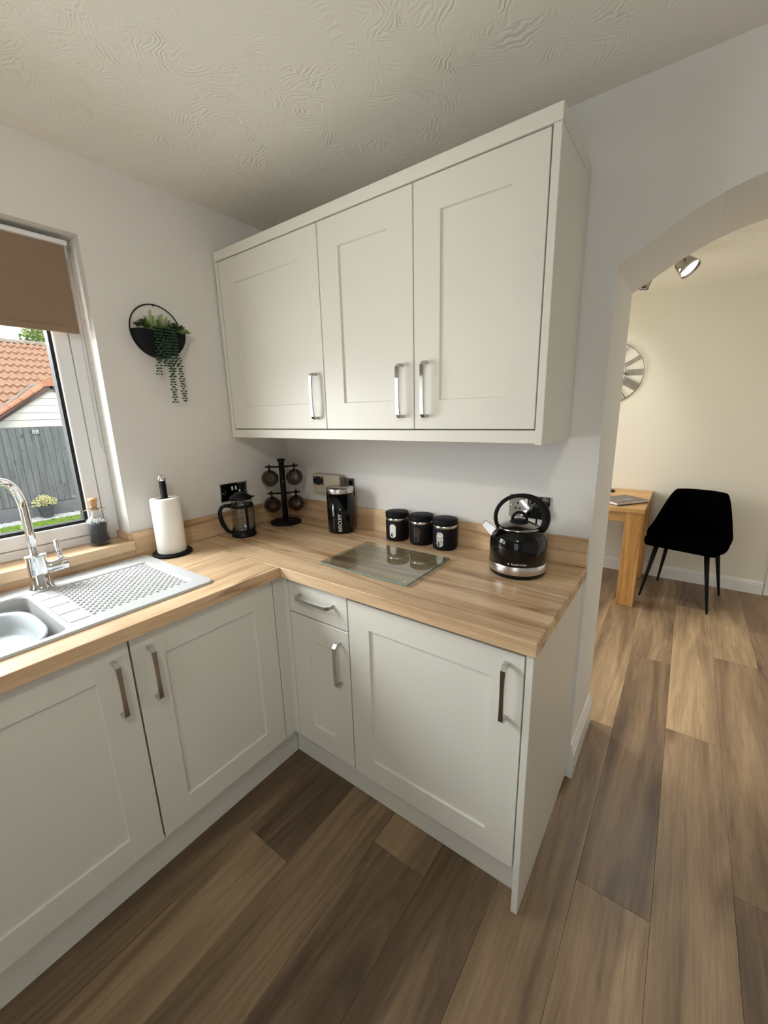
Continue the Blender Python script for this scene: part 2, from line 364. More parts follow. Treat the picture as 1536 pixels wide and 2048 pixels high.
def text_mb(body, size, depth, mb, place):
    cu = bpy.data.curves.new('lettering', 'FONT'); cu.body = body; cu.size = size; cu.extrude = depth/2; cu.align_x = 'CENTER'; cu.align_y = 'CENTER'
    cu.resolution_u = 3; to = bpy.data.objects.new('lettering', cu); C.objects.link(to)
    dg = bpy.context.evaluated_depsgraph_get(); dg.update(); me = bpy.data.meshes.new_from_object(to.evaluated_get(dg))
    mb.add([tuple(place(v.co)) for v in me.vertices], [list(p.vertices) for p in me.polygons])
    bpy.data.objects.remove(to); bpy.data.curves.remove(cu); bpy.data.meshes.remove(me); return mb

# ============================================================ SETTING
H = 2.334; A = 1.549; WT = .385; FY = 2.612; RX = 3.25; RY = -3.45; LW = -.28
WY0, WY1, WZ0, WZ1 = -2.45, -.851, .945, 2.086          # kitchen window opening
def struct(name, mb, m, parent=None, **k):
    o = mb.build(name, m, parent, **k)
    if parent is None: o['kind'] = 'structure'
    return o
mb = MB()
mb.box(LW, 0, RY, WY0, 0, H); mb.box(LW, 0, WY1, WT, 0, H); mb.box(LW, 0, WY0, WY1, 0, WZ0); mb.box(LW, 0, WY0, WY1, WZ1, H)
struct('wall_left', mb, M['wall'])
mb = MB()
DY0, DY1, DZ = .80, 2.30, 2.08                              # dining room patio door opening
mb.box(LW, 0, WT, DY0, 0, H); mb.box(LW, 0, DY1, FY, 0, H); mb.box(LW, 0, DY0, DY1, DZ, H)
struct('wall_dining_left', mb, M['cream'])
arch = [(1.549, 1.872), (1.588, 1.897), (1.626, 1.92), (1.681, 1.952), (1.733, 1.979), (1.782, 2.0), (1.83, 2.014), (1.862, 2.021), (1.92, 2.030), (1.98, 2.033)]
arch += [(3.96-x, z) for x, z in arch[::-1][1:]]
poly = [(0, 0), (A, 0)]+arch+[(3.96-A, 0), (RX, 0), (RX, H), (0, H)]
struct('wall_back', MB().prism(poly, 0, WT, 'Y'), M['wall'])
struct('wall_far', MB().box(LW, RX, FY, FY+.2, 0, H), M['cream'])
struct('wall_right', MB().box(RX, RX+.2, RY, FY+.2, 0, H), M['wall'])
mb = MB(); mb.box(0, 1.5, RY-.2, RY, 0, H); mb.box(2.5, RX, RY-.2, RY, 0, H); mb.box(1.5, 2.5, RY-.2, RY, 2.08, H)
struct('wall_rear', mb, M['wall'])
struct('ceiling', MB().box(LW, RX+.2, RY-.2, FY+.2, H, H+.15), M['ceiling'])
fl = struct('floor', MB().box(LW, RX, RY-.2, FY, -.12, -.0035), M['subfloor'])
# glazed doors out of view
def glazed(name, axis, a0, a1, z1, c, leaves):
    fr = MB(); w_ = .06
    def bx(p0, p1, z0, zz):
        if axis == 'y': fr.bbox(c-.035, c+.035, p0, p1, z0, zz, .004)
        else: fr.bbox(p0, p1, c-.035, c+.035, z0, zz, .004)
    bx(a0, a1, z1-w_, z1); bx(a0, a1, 0, w_)
    L = (a1-a0)/leaves
    for i in range(leaves+1): bx(max(a0, a0+i*L-w_/2-(.03 if i == leaves else 0)), min(a1, a0+i*L+w_/2+(.03 if i == 0 else 0)), w_, z1-w_)
    o = struct(name, fr, M['upvc'])
    pn = MB()
    if axis == 'y': pn.box(c-.004, c+.004, a0+w_, a1-w_, w_, z1-w_)
    else: pn.box(a0+w_, a1-w_, c-.004, c+.004, w_, z1-w_)
    pn.build('pane', M['pane'], o)
glazed('door_2', 'y', DY0, DY1, DZ, -.14, 2)

glazed('rear_fill_door', 'x', 1.5, 2.5, 2.08, RY-.1, 1)  # added opening behind the camera, lets sky in as soft fill light

# floor planks: .2 m columns, 1.512 m boards, joints as in the photograph
joint = {.46: -.40, .66: -.881, .86: -.30, 1.06: -.658, 1.26: 1.10, 1.46: .400, 1.66: -.381, 1.86: .538, 2.06: -.157, 2.26: .333, 2.46: -.6, 2.66: .9, 2.86: .1, 3.06: -.4, .26: -.3, .06: .6}
tones = {(.46, 0): .12, (.46, -1): .22, (.66, 0): .0, (.66, -1): .42, (.86, 0): .45, (.86, -1): .38, (1.06, 0): .72, (1.06, -1): .10, (1.26, 0): .55, (1.26, -1): .36, (1.26, -2): .30,
         (1.46, -1): .30, (1.46, 0): .85, (1.46, 1): .4, (1.66, -1): .62, (1.66, 0): .12, (1.66, 1): .35, (1.66, 2): .8, (1.86, -1): .45, (1.86, 0): .88, (1.86, 1): .12, (2.06, -1): .08, (2.06, 0): .42, (2.06, 1): .75,
         (2.26, 0): .45, (2.26, -1): .7, (2.26, 1): .10}
rnd = random.Random(4); PW, PL = .2, 1.512; meshes = {}
for cx_, j in sorted(joint.items()):
    for k in range(-3, 3):
        y0 = max(j+k*PL, RY); y1 = min(j+(k+1)*PL, FY)
        if y1-y0 < .02: continue
        x1 = min(cx_+PW, RX)
        key = (round(y1-y0, 3), round(x1-cx_, 3))
        if key not in meshes:
            g = .00025; m_ = MB(); W2, L2 = (x1-cx_)/2-g, (y1-y0)/2-g; b = .0007
            top = [(-W2+b, -L2+b, 0), (W2-b, -L2+b, 0), (W2-b, L2-b, 0), (-W2+b, L2-b, 0)]
            mid = [(-W2, -L2, -b), (W2, -L2, -b), (W2, L2, -b), (-W2, L2, -b)]; bot = [(x, y, -.0035) for x, y, z in mid]
            m_.add(top+mid+bot, [(0, 1, 2, 3)]+[(i, 4+i, 4+(i+1) % 4, (i+1) % 4) for i in range(4)]+[(4+i, 8+i, 8+(i+1) % 4, 4+(i+1) % 4) for i in range(4)])
            o = m_.build('plank', M['plank'], fl); meshes[key] = o.data
        else:
            o = bpy.data.objects.new('plank', meshes[key]); C.objects.link(o); o.parent = fl
        o.location = ((cx_+x1)/2, (y0+y1)/2, 0)
        o['tone'] = float(tones.get((cx_, k), rnd.choice([.05, .3, .45, .6, .8])))

# skirting boards (ogee profile)
def skirting(name, p0, p1, nrm, h, t=.015, parent=None):
    prof = [(0, 0), (t, 0), (t, h*.70), (t*.72, h*.74), (t*.72, h*.78), (t*.9, h*.80), (t*.75, h*.86), (t*.45, h*.92), (t*.3, h), (0, h)]
    p0, p1, nrm = Vector(p0), Vector(p1), Vector(nrm); n = len(prof)
    vs = [tuple(p+nrm*a+Vector((0, 0, b))) for p in (p0, p1) for a, b in prof]
    mb = MB().add(vs, [list(range(n)), [n+i for i in range(n)][::-1]]+[(i, (i+1) % n, n+(i+1) % n, n+i) for i in range(n)])
    return struct(name, mb, M['trim'])
skirting('baseboard_far', (0, FY, 0), (2.40, FY, 0), (0, -1, 0), .108)
skirting('baseboard_arch', (A, -.001, 0), (A, WT, 0), (1, 0, 0), .155)
skirting('baseboard_arch_right', (3.96-A, 0, 0), (3.96-A, WT, 0), (-1, 0, 0), .155)
skirting('baseboard_right', (RX, RY, 0), (RX, FY, 0), (-1, 0, 0), .108)
# door and architrave on the far wall
mb = MB(); mb.bbox(2.405, 2.475, FY-.018, FY, 0, 2.06, .004); mb.bbox(3.175, 3.235, FY-.018, FY, 0, 2.06, .004); mb.bbox(2.405, 3.235, FY-.018, FY, 2.06, 2.13, .004)
struct('trim_1', mb, M['trim'])
mb = MB(); mb.bbox(2.48, 3.17, FY-.008, FY+.03, .006, 2.055, .002)
dr = struct('door_1', mb, M['trim'])
for x0 in (2.56, 2.87):
    for z0, z1 in ((.18, .95), (1.12, 1.95)): MB().bbox(x0, x0+.22, FY-.014, FY-.006, z0, z1, .003).build('panel', M['trim'], dr)
mb = MB(); mb.tube([(3.1, FY-.008, 1.0), (3.1, FY-.05, 1.0), (3.0, FY-.05, 1.0)], .009); mb.build('handle', M['chrome'], dr)

# ------------------------------------------------------------ kitchen window
wx = -.097
mb = MB()
mb.bbox(wx-.06, wx, WY1-.05, WY1, .985, WZ1, .004); mb.bbox(wx-.06, wx, WY0, WY0+.05, .985, WZ1, .004)
mb.bbox(wx-.06, wx, WY0+.05, WY1-.05, WZ1-.05, WZ1, .004); mb.bbox(wx-.06, wx, WY0+.05, WY1-.05, .985, 1.018, .004)
mb.bbox(wx-.06, wx, -1.68, -1.62, 1.018, WZ1-.05, .004)
win = struct('window_1', mb, M['upvc'])
for (a, b) in ((-1.62, WY1-.05), (WY0+.05, -1.68)):
    a += .003; b -= .003; z0, z1 = 1.021, WZ1-.053; sw = .05
    m_ = MB()
    for (p, q, r, s) in ((a, a+sw, z0, z1), (b-sw, b, z0, z1), (a+sw, b-sw, z1-sw, z1), (a+sw, b-sw, z0, z0+sw)):
        m_.bbox(wx-.05, wx+.006, p, q, r, s, .006)
    sash = m_.build('sash', M['upvc'], win)
    m_ = MB(); g = .011
    for (p, q, r, s) in ((a+sw, a+sw+g, z0+sw, z1-sw), (b-sw-g, b-sw, z0+sw, z1-sw), (a+sw+g, b-sw-g, z1-sw-g, z1-sw), (a+sw+g, b-sw-g, z0+sw, z0+sw+g)):
        m_.box(wx-.040, wx-.006, p, q, r, s)
    m_.build('gasket', M['gasket'], sash)
    MB().box(wx-.030, wx-.024, a+sw+.002, b-sw-.002, z0+sw+.002, z1-sw-.002).build('pane', M['pane'], sash)
# window board (sill) and its little return upstand
mb = MB(); mb.bbox(wx-.06, .027, WY0, WY1, .946, .985, .003)
sill = tag(mb.build('window_sill', M['worktop_y']), 'oak-effect window sill board under the kitchen window', 'sill')
tag(MB().bbox(wx, .012, WY1-.015, WY1, .985, 1.0146, .001).build('sill_upstand', M['worktop_x']), 'short oak-effect strip standing at the right end of the window sill', 'upstand')

# roller blind
bl = thing('roller_blind', 'brown fabric roller blind pulled halfway down the kitchen window', 'blind', (-.05, -.87, 1.767))
mb = MB(); fabx = .0
mb.bbox(fabx-.0006, fabx+.0006, -1.55, -.012, .012, .285, .0003, 1); mb.build('fabric', M['blind'], bl)
mb = MB(); mb.bbox(-.004, .004, -1.55, -.012, 0, .022, .003); mb.build('hem_bar', M['blind'], bl)
mb = MB(); mb.bbox(-.035, .012, -1.565, -.002, .287, .303, .005); mb.bbox(-.035, -.01, -1.565, -.002, .25, .30, .005); mb.build('cassette', M['upvc'], bl)
mb = MB()
for (x, yy) in ((-.018, -.004), (.022, .002)):
    k = 0; z = .27
    while z > -.40: mb.ball((x+(.004*math.sin(z*6)), yy, z), .0021, 6, 4); z -= .0062
for i in range(9):
    a = PI*i/8; mb.ball((.002-.020*math.cos(a), -.001, -.40-.024*math.sin(a)), .0021, 6, 4)
o = mb.build('bead_chain', M['bead'], bl); o['kind'] = 'stuff'

# ============================================================ CABINETS
def shaker(parent, name, w_, h_, fr, T, t=.02, rec=.007, ch=.0025):
    """door in local x (0..w), z (0..h), front at y=0 facing -y, body behind"""
    a, b, c, d = fr, w_-fr, fr, h_-fr; e = ch; bv = .0012
    def ring(x0, x1, z0, z1, y): return [(x0, y, z0), (x1, y, z0), (x1, y, z1), (x0, y, z1)]
    R = [ring(0, w_, 0, h_, t), ring(0, w_, 0, h_, bv), ring(bv, w_-bv, bv, h_-bv, 0), ring(a, b, c, d, 0), ring(a+e, b-e, c+e, d-e, rec)]
    vs = [p for r in R for p in r]; fs = [(3, 2, 1, 0)]
    for k in range(4):
        for i in range(4): fs.append((k*4+i, k*4+(i+1) % 4, (k+1)*4+(i+1) % 4, (k+1)*4+i))
    fs.append((16, 17, 18, 19))
    return MB().add(vs, fs, False, T).build(name, M['door'], parent)
def slab_front(parent, name, w_, h_, T, t=.02): return MB().bbox(0, w_, 0, t, 0, h_, .0013, 1, T).build(name, M['door'], parent)
def handle(parent, T):
    """bow handle, vertical, posts at z +-.08, centred on the origin, projecting -y"""
    mb = MB(); hw, L = .0055, .082
    path = [(0, .0, L), (0, -.022, L), (0, -.030, L-.007), (0, -.0325, L*.5), (0, -.033, 0), (0, -.0325, -L*.5), (0, -.030, -L+.007), (0, -.022, -L), (0, 0, -L)]
    wd = [.0065, .0065, .0068, .0058, .0054, .0058, .0068, .0065, .0065]; th = [.0050, .0050, .0045, .0034, .0031, .0034, .0045, .0050, .0050]
    P = [Vector(p) for p in path]; vs = []
    for i, p in enumerate(P):
        a = P[max(i-1, 0)]; b = P[min(i+1, len(P)-1)]; t = (b-a).normalized(); n_ = Vector((1, 0, 0)).cross(t).normalized()
        for sx, sn in ((-1, -1), (1, -1), (1, 1), (-1, 1)): vs.append(tuple(p+Vector((sx*wd[i], 0, 0))+n_*sn*th[i]))
    fs = []
    for i in range(len(P)-1):
        for k in range(4): fs.append((i*4+k, i*4+(k+1) % 4, (i+1)*4+(k+1) % 4, (i+1)*4+k))
    fs += [(0, 1, 2, 3), tuple(len(vs)-4+k for k in range(4))[::-1]]
    mb.add(vs, fs, False, T)
    o = mb.build('handle', M['handle'], parent); return o
def TX(x, y, z): return Matrix.Translation((x, y, z))                       # front facing -y
def TL(x, y, z): return Matrix.Translation((x, y, z)) @ Matrix.Rotation(PI/2, 4, 'Z')   # front facing +x, local x -> +y

DFB = -.5743; DFL = .579; DZ0, DZ1 = .152, .862
CB = DFB+.0205; CL = DFL-.0205
# back run: drawer-line unit
t = thing('base_cabinet', 'narrow ivory base cabinet with a drawer above its door, next to the inner corner', 'cabinet', (0, 0, 0))
MB().box(.61, .9105, CB, -.03, .15, .868).build('carcass', M['carcass'], t)
d = slab_front(t, 'drawer', .296, .132, TX(.6115, DFB, .7265)); handle(d, TX(.760, DFB, .806) @ Matrix.Rotation(PI/2, 4, 'Y'))
d = shaker(t, 'door', .296, .569, .0915, TX(.6115, DFB, DZ0)); handle(d, TX(.866, DFB, .588))
# back run: 600 appliance door
t = thing('base_cabinet', 'wide ivory base cabinet at the right end of the worktop', 'cabinet', (0, 0, 0))
MB().box(.9115, 1.515, CB, -.03, .15, .868).build('carcass', M['carcass'], t)
d = shaker(t, 'door', .599, DZ1-DZ0-.008, .088, TX(.9125, DFB, DZ0-.006)); handle(d, TX(1.468, DFB, .733))
# corner posts
t = thing('corner_post', 'ivory L-shaped filler post in the inner corner between the two cabinet runs', 'post', (0, 0, 0))
mb = MB(); mb.bbox(DFL-.02, DFL, -.6205, DFB, DZ0, .868, .001, 1); mb.bbox(DFL-.02, .6085, DFB, DFB+.02, DZ0, .868, .001, 1)
mb.build('panel', M['door'], t)
# end panel
tag(MB().bbox(1.5195, 1.538, -.588, -.001, 0.001, .868, .0012, 1).build('end_panel', M['door']), 'tall ivory end panel closing the right end of the base cabinets', 'panel')
# plinths
tag(MB().bbox(.5333, 1.519, -.5288, -.512, .001, .1495, .001, 1).build('plinth', M['door']), 'ivory plinth under the cabinets on the back wall', 'plinth')
tag(MB().bbox(.5165, .5333, -2.25, -.5293, .001, .1495, .001, 1).build('plinth', M['door']), 'ivory plinth under the sink cabinets', 'plinth')
# left run
t = thing('base_cabinet', 'ivory sink base cabinet with two tall doors below the window', 'cabinet', (0, 0, 0))
mb = MB(); mb.box(.02, CL, -1.628, -1.61, .15, .868); mb.box(.02, CL, -.640, -.622, .15, .868); mb.box(.02, CL, -1.61, -.640, .15, .168); mb.box(.02, .03, -1.61, -.640, .168, .868)
mb.box(CL-.02, CL, -1.14, -1.112, .168, .868); mb.box(CL-.02, CL, -1.61, -.640, .84, .868); mb.build('carcass', M['carcass'], t)
d = shaker(t, 'door', .4985, DZ1-DZ0, .088, TL(DFL, -1.6265, DZ0)); handle(d, TL(DFL, -1.171, .733))
d = shaker(t, 'door', .4985, DZ1-DZ0, .088, TL(DFL, -1.1225, DZ0)); handle(d, TL(DFL, -1.077, .733))
t = thing('base_cabinet', 'ivory single-door base cabinet left of the sink cabinet', 'cabinet', (0, 0, 0))
MB().box(.02, CL, -2.25, -1.63, .15, .868).build('carcass', M['carcass'], t)
d = shaker(t, 'door', .597, DZ1-DZ0, .088, TL(DFL, -2.2275, DZ0)); handle(d, TL(DFL, -1.676, .733))

# wall cabinets
UX0, UX1, UZ0, UZ1, UY, SW = .0085, 1.4545, 1.3667, 2.1604, -.3357, .0205
BR, TR_ = .0375, .0378; z0, z1 = UZ0+BR+.003, UZ1-TR_-.003
DFU = UY+.001
t = thing('wall_cabinet', 'single-door ivory wall cabinet beside the window wall', 'cabinet', (0, 0, 0))
MB().box(UX0+SW+.001, .6335, UY+.022, -.002, UZ0+BR, UZ1-TR_-.001).build('carcass', M['carcass'], t)
d = shaker(t, 'door', .600, z1-z0, .097, TX(.0317, DFU, z0)); handle(d, TX(.589, DFU, 1.531))
t = thing('wall_cabinet', 'two-door ivory wall cabinet with handles side by side in the middle', 'cabinet', (0, 0, 0))
MB().box(.6350, UX1-SW-.001, UY+.022, -.002, UZ0+BR, UZ1-TR_-.001).build('carcass', M['carcass'], t)
d = shaker(t, 'door', .3985, z1-z0, .094, TX(.6352, DFU, z0)); handle(d, TX(.990, DFU, 1.531))
d = shaker(t, 'door', .3925, z1-z0, .091, TX(1.0370, DFU, z0)); handle(d, TX(1.084, DFU, 1.531))
tag(MB().bbox(UX1-SW, UX1, UY-.003, -.001, UZ0-.004, UZ1-TR_-.001, .0012, 1).build('end_panel', M['door']), 'ivory end panel on the right side of the wall cabinets', 'panel')
tag(MB().bbox(UX0, UX0+SW, UY-.002, -.001, UZ0, UZ1-TR_-.001, .0012, 1).build('end_panel', M['door']), 'narrow ivory end panel between the wall cabinets and the window wall', 'panel')
mb = MB(); mb.bbox(UX0, UX1+.001, UY-.003, UY+.017, UZ1-TR_, UZ1, .0012, 1); mb.bbox(UX1-.019, UX1+.001, UY+.017, -.001, UZ1-TR_, UZ1, .0012, 1); mb.box(UX0, UX1-.02, UY+.018, -.001, UZ1-TR_, UZ1-TR_+.004)
tag(mb.build('cornice', M['door']), 'flat ivory cornice board along the top of the wall cabinets', 'cornice')
mb = MB(); mb.bbox(UX0+SW, UX1-SW, UY, UY+.018, UZ0, UZ0+BR-.001, .0012, 1)
tag(mb.build('pelmet', M['door']), 'ivory light pelmet strip under the wall cabinets', 'pelmet')

# ============================================================ WORKTOPS
WX = .6047; TZ, TB = .91, .8691; WL = 1.5463
tag(MB().bbox(.012, WL, -.600, -.001, TB, TZ, .0025, 2).build('worktop', M['worktop_x']), 'oak-effect laminate worktop along the back wall', 'worktop')
# left worktop has the cut-out for the bowl of the sink
mb = MB()
o_ = [(.012, -.6005), (WX, -.6005), (WX, -2.25), (.012, -2.25)]
hx0, hx1, hy0, hy1 = .05, .505, -1.62, -.845
mb.bbox(.505, WX, -2.25, -.6005, TB, TZ, .0025, 2); mb.box(.001, .05, -2.25, -.6005, TB, TZ)
mb.box(.05, .505, hy1, -.6005, TB, TZ); mb.box(.05, .505, -2.25, hy0, TB, TZ)
tag(mb.build('worktop', M['worktop_y']), 'oak-effect laminate worktop holding the sink below the window', 'worktop')
UPZ = 1.0146
tag(MB().bbox(.0122, WL-.002, -.012, -.0005, TZ, UPZ, .0015, 1).build('upstand', M['worktop_x']), 'oak-effect upstand strip on the back wall behind the kettle and jars', 'upstand')
mb = MB(); mb.bbox(.0005, .012, WY1, -.0005, TZ, UPZ, .0015, 1); mb.box(.0005, .012, -2.25, WY1, TZ, .9455)
tag(mb.build('upstand', M['worktop_y']), 'oak-effect upstand strip on the window wall beside the paper towels', 'upstand')

# ============================================================ SINK
SZ = .918; sx0, sx1, sy0, sy1 = .022, .522, -1.655, -.815
def rrect(x0, x1, y0, y1, r, n=5):
    P = []
    for cx, cy, a0 in ((x1-r, y1-r, 0), (x0+r, y1-r, PI/2), (x0+r, y0+r, PI), (x1-r, y0+r, 3*PI/2)):
        for i in range(n+1): a = a0+PI/2*i/n; P.append((cx+r*math.cos(a), cy+r*math.sin(a)))
    return P
def loop_faces(mb, loops, smooth=False, capend=True):
    n = len(loops[0]); vs = [p for l in loops for p in l]; fs = []
    for k in range(len(loops)-1):
        for i in range(n): fs.append((k*n+i, k*n+(i+1) % n, (k+1)*n+(i+1) % n, (k+1)*n+i))
    if capend: fs.append([(len(loops)-1)*n+i for i in range(n)])
    return mb.add(vs, fs, smooth)
sink = thing('kitchen_sink', 'white composite inset sink with textured drainer in the worktop below the window', 'sink', (0, 0, 0))
bx0, bx1, by0, by1 = .105, .500, -1.595, -1.225       # bowl opening
dx0, dx1, dy0, dy1 = .120, .462, -1.225, -.858        # drainer recess
bm = bmesh.new()
def bm_poly(co): return bm.faces.new([bm.verts.new(c) for c in co])
mb = MB()
# rim ring as bridged outline -> recess outline (drainer+bowl union), built from strips
O = rrect(sx0, sx1, sy0, sy1, .022)
lo = [(x, y, TZ+.0003) for x, y in O]; l1 = [(x, y, SZ-.003) for x, y in O]
Oi = rrect(sx0+.003, sx1-.003, sy0+.003, sy1-.003, .02); l2 = [(x, y, SZ) for x, y in Oi]
loop_faces(mb, [lo, l1, l2], False, False)
me_b = len(mb.v)
# top surface as grid of quads with holes: split in rectangles between Oi and holes using triangulated fill
bm = bmesh.new()
def addloop(P, z):
    vs = [bm.verts.new((x, y, z)) for x, y in P]; return [bm.edges.new((vs[i], vs[(i+1) % len(vs)])) for i in range(len(vs))]
HB = rrect(bx0, bx1, by0, by1, .03); HD = rrect(dx0, dx1, dy0+.0065, dy1, .008, 2)
e = addloop(Oi, SZ)+addloop(HB, SZ)+addloop(HD, SZ)
bmesh.ops.triangle_fill(bm, use_beauty=True, use_dissolve=False, edges=e)
bm.verts.index_update(); mb.add([tuple(v.co) for v in bm.verts], [[v.index for v in f.verts] for f in bm.faces]); bm.free()
# bowl walls
def inset(P, d, z, x0, x1, y0, y1, r): return [(x, y, z) for x, y in rrect(x0+d, x1-d, y0+d, y1-d, max(r-d*.3, .004), (len(P)//4)-1)]
loop_faces(mb, [[(x, y, SZ) for x, y in HB], inset(HB, .004, SZ-.006, bx0, bx1, by0, by1, .03), inset(HB, .016, .76, bx0, bx1, by0, by1, .03), inset(HB, .035, .742, bx0, bx1, by0, by1, .04)])
# drainer tray
def insetd(d, z): return [(x, y, z) for x, y in rrect(dx0+d, dx1-d, dy0+.0065+d, dy1-d, .006, 2)]
loop_faces(mb, [[(x, y, SZ) for x, y in HD], insetd(.004, SZ-.0045)])
mb.build('basin', M['ceramic'], sink)
# tongues at the bowl end of the drainer, then the diamond pattern
mb = MB(); nT = 4; wT = (dx1-dx0-.012)/nT
for i in range(nT): mb.bbox(dx0+.006+i*wT+.0022, dx0+.006+(i+1)*wT-.0022, dy0+.011, dy0+.062, SZ-.006, SZ-.0008, .002)
for ch in range(0, 1): pass
mb.build('drainer_ribs', M['ceramic'], sink)
mb = MB(); nx, ny = 25, 25
for i in range(nx):
    for j in range(ny):
        x = dx0+.012+(dx1-dx0-.024)*(i+.5)/nx; y = dy0+.068+(dy1-dy0-.085)*(j+.5)/ny
        if (i+j) % 2: continue
        a, b2, h0_, h1_ = .0105, .0090, SZ-.0046, SZ-.0004
        mb.add([(x-a*.5, y, h0_), (x, y-b2*.62, h0_), (x+a*.5, y, h0_), (x, y+b2*.62, h0_), (x-a*.3, y, h1_), (x, y-b2*.35, h1_), (x+a*.3, y, h1_), (x, y+b2*.35, h1_)],
               [(4, 5, 6, 7)]+[(k, (k+1) % 4, 4+(k+1) % 4, 4+k) for k in range(4)])
o = mb.build('drainer_studs', M['ceramic'], sink); o['kind'] = 'stuff'
# washing-up bowl
wb = thing('washing_up_bowl', 'pale grey rounded washing-up bowl sitting in the sink basin', 'bowl', (.302, -1.411, .748))
def egg(rx, ry, z, n=40): return [(rx*math.copysign(abs(math.cos(a))**.62, math.cos(a)), ry*math.copysign(abs(math.sin(a))**.62, math.sin(a)), z) for a in [2*PI*i/n for i in range(n)]]
mb = MB(); loop_faces(mb, [egg(.138, .132, .001), egg(.160, .154, .130), egg(.172, .166, .138), egg(.174, .168, .146), egg(.167, .161, .147), egg(.158, .152, .141), egg(.152, .146, .110), egg(.146, .140, .088), egg(.11, .11, .082)], True)
mb.build('tub', M['bowl'], wb)

# tap
tp = thing('mixer_tap', 'chrome swan-neck mixer tap behind the sink bowl', 'tap', (.088, -1.178, SZ))
mb = MB(); mb.lathe([(0, 0), (.034, 0), (.034, .005), (.031, .009), (.0305, .012), (.0285, .014), (.0275, .11), (.030, .113), (.030, .117), (.027, .119), (0, .119)], 40)
mb.build('body', M['chrome'], tp)
a_ = math.radians(-38); R_ = .10; pts = [(0, 0, .112), (0, 0, .20), (0, 0, .275)]
for i in range(1, 15):
    th = PI*.97*i/14; pts.append((R_*(1-math.cos(th))*math.cos(a_), R_*(1-math.cos(th))*math.sin(a_), .275+R_*math.sin(th)))
q = pts[-1]; pts.append((q[0]-.0, q[1], q[2]-.03))
mb = MB(); mb.tube(pts, .0122, 20); mb.build('spout', M['chrome'], tp)
mb = MB(); mb.cyl(.0205, .02, .082, 28, TR((0, 0, .067), rx=-PI/2), bev=.003); mb.build('valve', M['chrome'], tp)
mb = MB(); mb.tube([(0, .066, .082), (-.004, .066, .10), (-.012, .066, .150)], .0082, 16); mb.build('lever', M['chrome'], tp)

# ============================================================ THINGS ON THE WORKTOP
# paper towel
t = thing('towel_holder', 'black upright paper towel holder with a chrome ball finial', 'towel holder', (.087, -.737, TZ))
mb = MB(); mb.cyl(.0765, 0, .012, 40, bev=.003); mb.build('base', M['blackmatt'], t)
mb = MB(); mb.cyl(.0125, .012, .31, 20); mb.build('rod', M['blackmatt'], t)
mb = MB(); mb.ball((0, 0, .318), .0155, 20, 14); mb.build('finial', M['chrome'], t)
t = thing('paper_towel_roll', 'white paper towel roll on the black holder', 'paper towel', (.087, -.737, TZ+.0125))
mb = MB(); mb.lathe([(.021, 0), (.054, 0), (.0555, .003), (.0555, .222), (.054, .225), (.021, .225), (.021, 0)], 48); mb.build('roll', M['paper'], t)
mb = MB(); mb.lathe([(.0205, .001), (.0205, .2245), (.0185, .2245), (.0185, .001), (.0205, .001)], 32); mb.build('core', M['cork'], t)

# cafetiere
cdx = Vector((-.558, -.830, 0)); ca = math.atan2(cdx.y, cdx.x)
t = thing('cafetiere', 'glass cafetiere in a black plastic frame with a domed black lid', 'coffee press', (.118, -.407, TZ), ca)
mb = MB(); mb.lathe([(0, 0), (.056, 0), (.057, .004), (.0565, .010), (.053, .013), (.052, .036), (.0505, .036), (.0505, .012), (0, .012)], 40)
mb.lathe([(.0520, .139), (.0535, .141), (.0535, .153), (.0520, .155), (.0505, .153), (.0505, .141), (.0520, .139)], 40)
for a in (PI*.62, PI, PI*1.38): mb.bbox(-.0065, .0065, -.002, .002, .03, .145, .001, 1, TR((.0525*math.cos(a), .0525*math.sin(a), 0), rz=a+PI/2))
mb.build('frame', M['black'], t)
mb = MB(); mb.tube([(.050, 0, .148), (.072, 0, .150), (.090, 0, .142), (.098, 0, .122), (.097, 0, .095), (.090, 0, .062), (.076, 0, .035), (.062, 0, .022), (.050, 0, .018)], [.009, .0085, .0085, .009, .010, .0105, .009, .008, .008], 12)
mb.build('handle', M['black'], t)
mb = MB(); mb.lathe([(.0, .0125), (.046, .0125), (.0495, .018), (.0495, .176), (.0485, .178), (.0475, .176), (.0475, .019), (.0, .0155)], 40); mb.build('beaker', M['thin'], t)
mb = MB(); mb.lathe([(.051, .176), (.052, .182), (.047, .190), (.03, .203), (.012, .210), (.0, .211)], 36); mb.lathe([(0, .174), (.051, .176)], 36)
mb.add([(-.046, -.012, .178), (-.046, .012, .178), (-.068, 0, .186), (-.046, -.010, .189), (-.046, .010, .189)], [(0, 1, 2), (3, 2, 4), (0, 2, 3), (1, 4, 2), (0, 3, 4, 1)])
mb.build('lid', M['black'], t)
mb = MB(); mb.tube([(0, 0, .03), (0, 0, .215)], .002, 8); mb.build('plunger_rod', M['chrome'], t)
mb = MB(); mb.ball((0, 0, .217), .005, 12, 8); mb.build('knob', M['chrome'], t)
mb = MB(); mb.cyl(.0455, .026, .030, 32); mb.lathe([(.046, .03), (.047, .034), (.046, .038)], 32); mb.build('filter_disc', M['steel'], t)

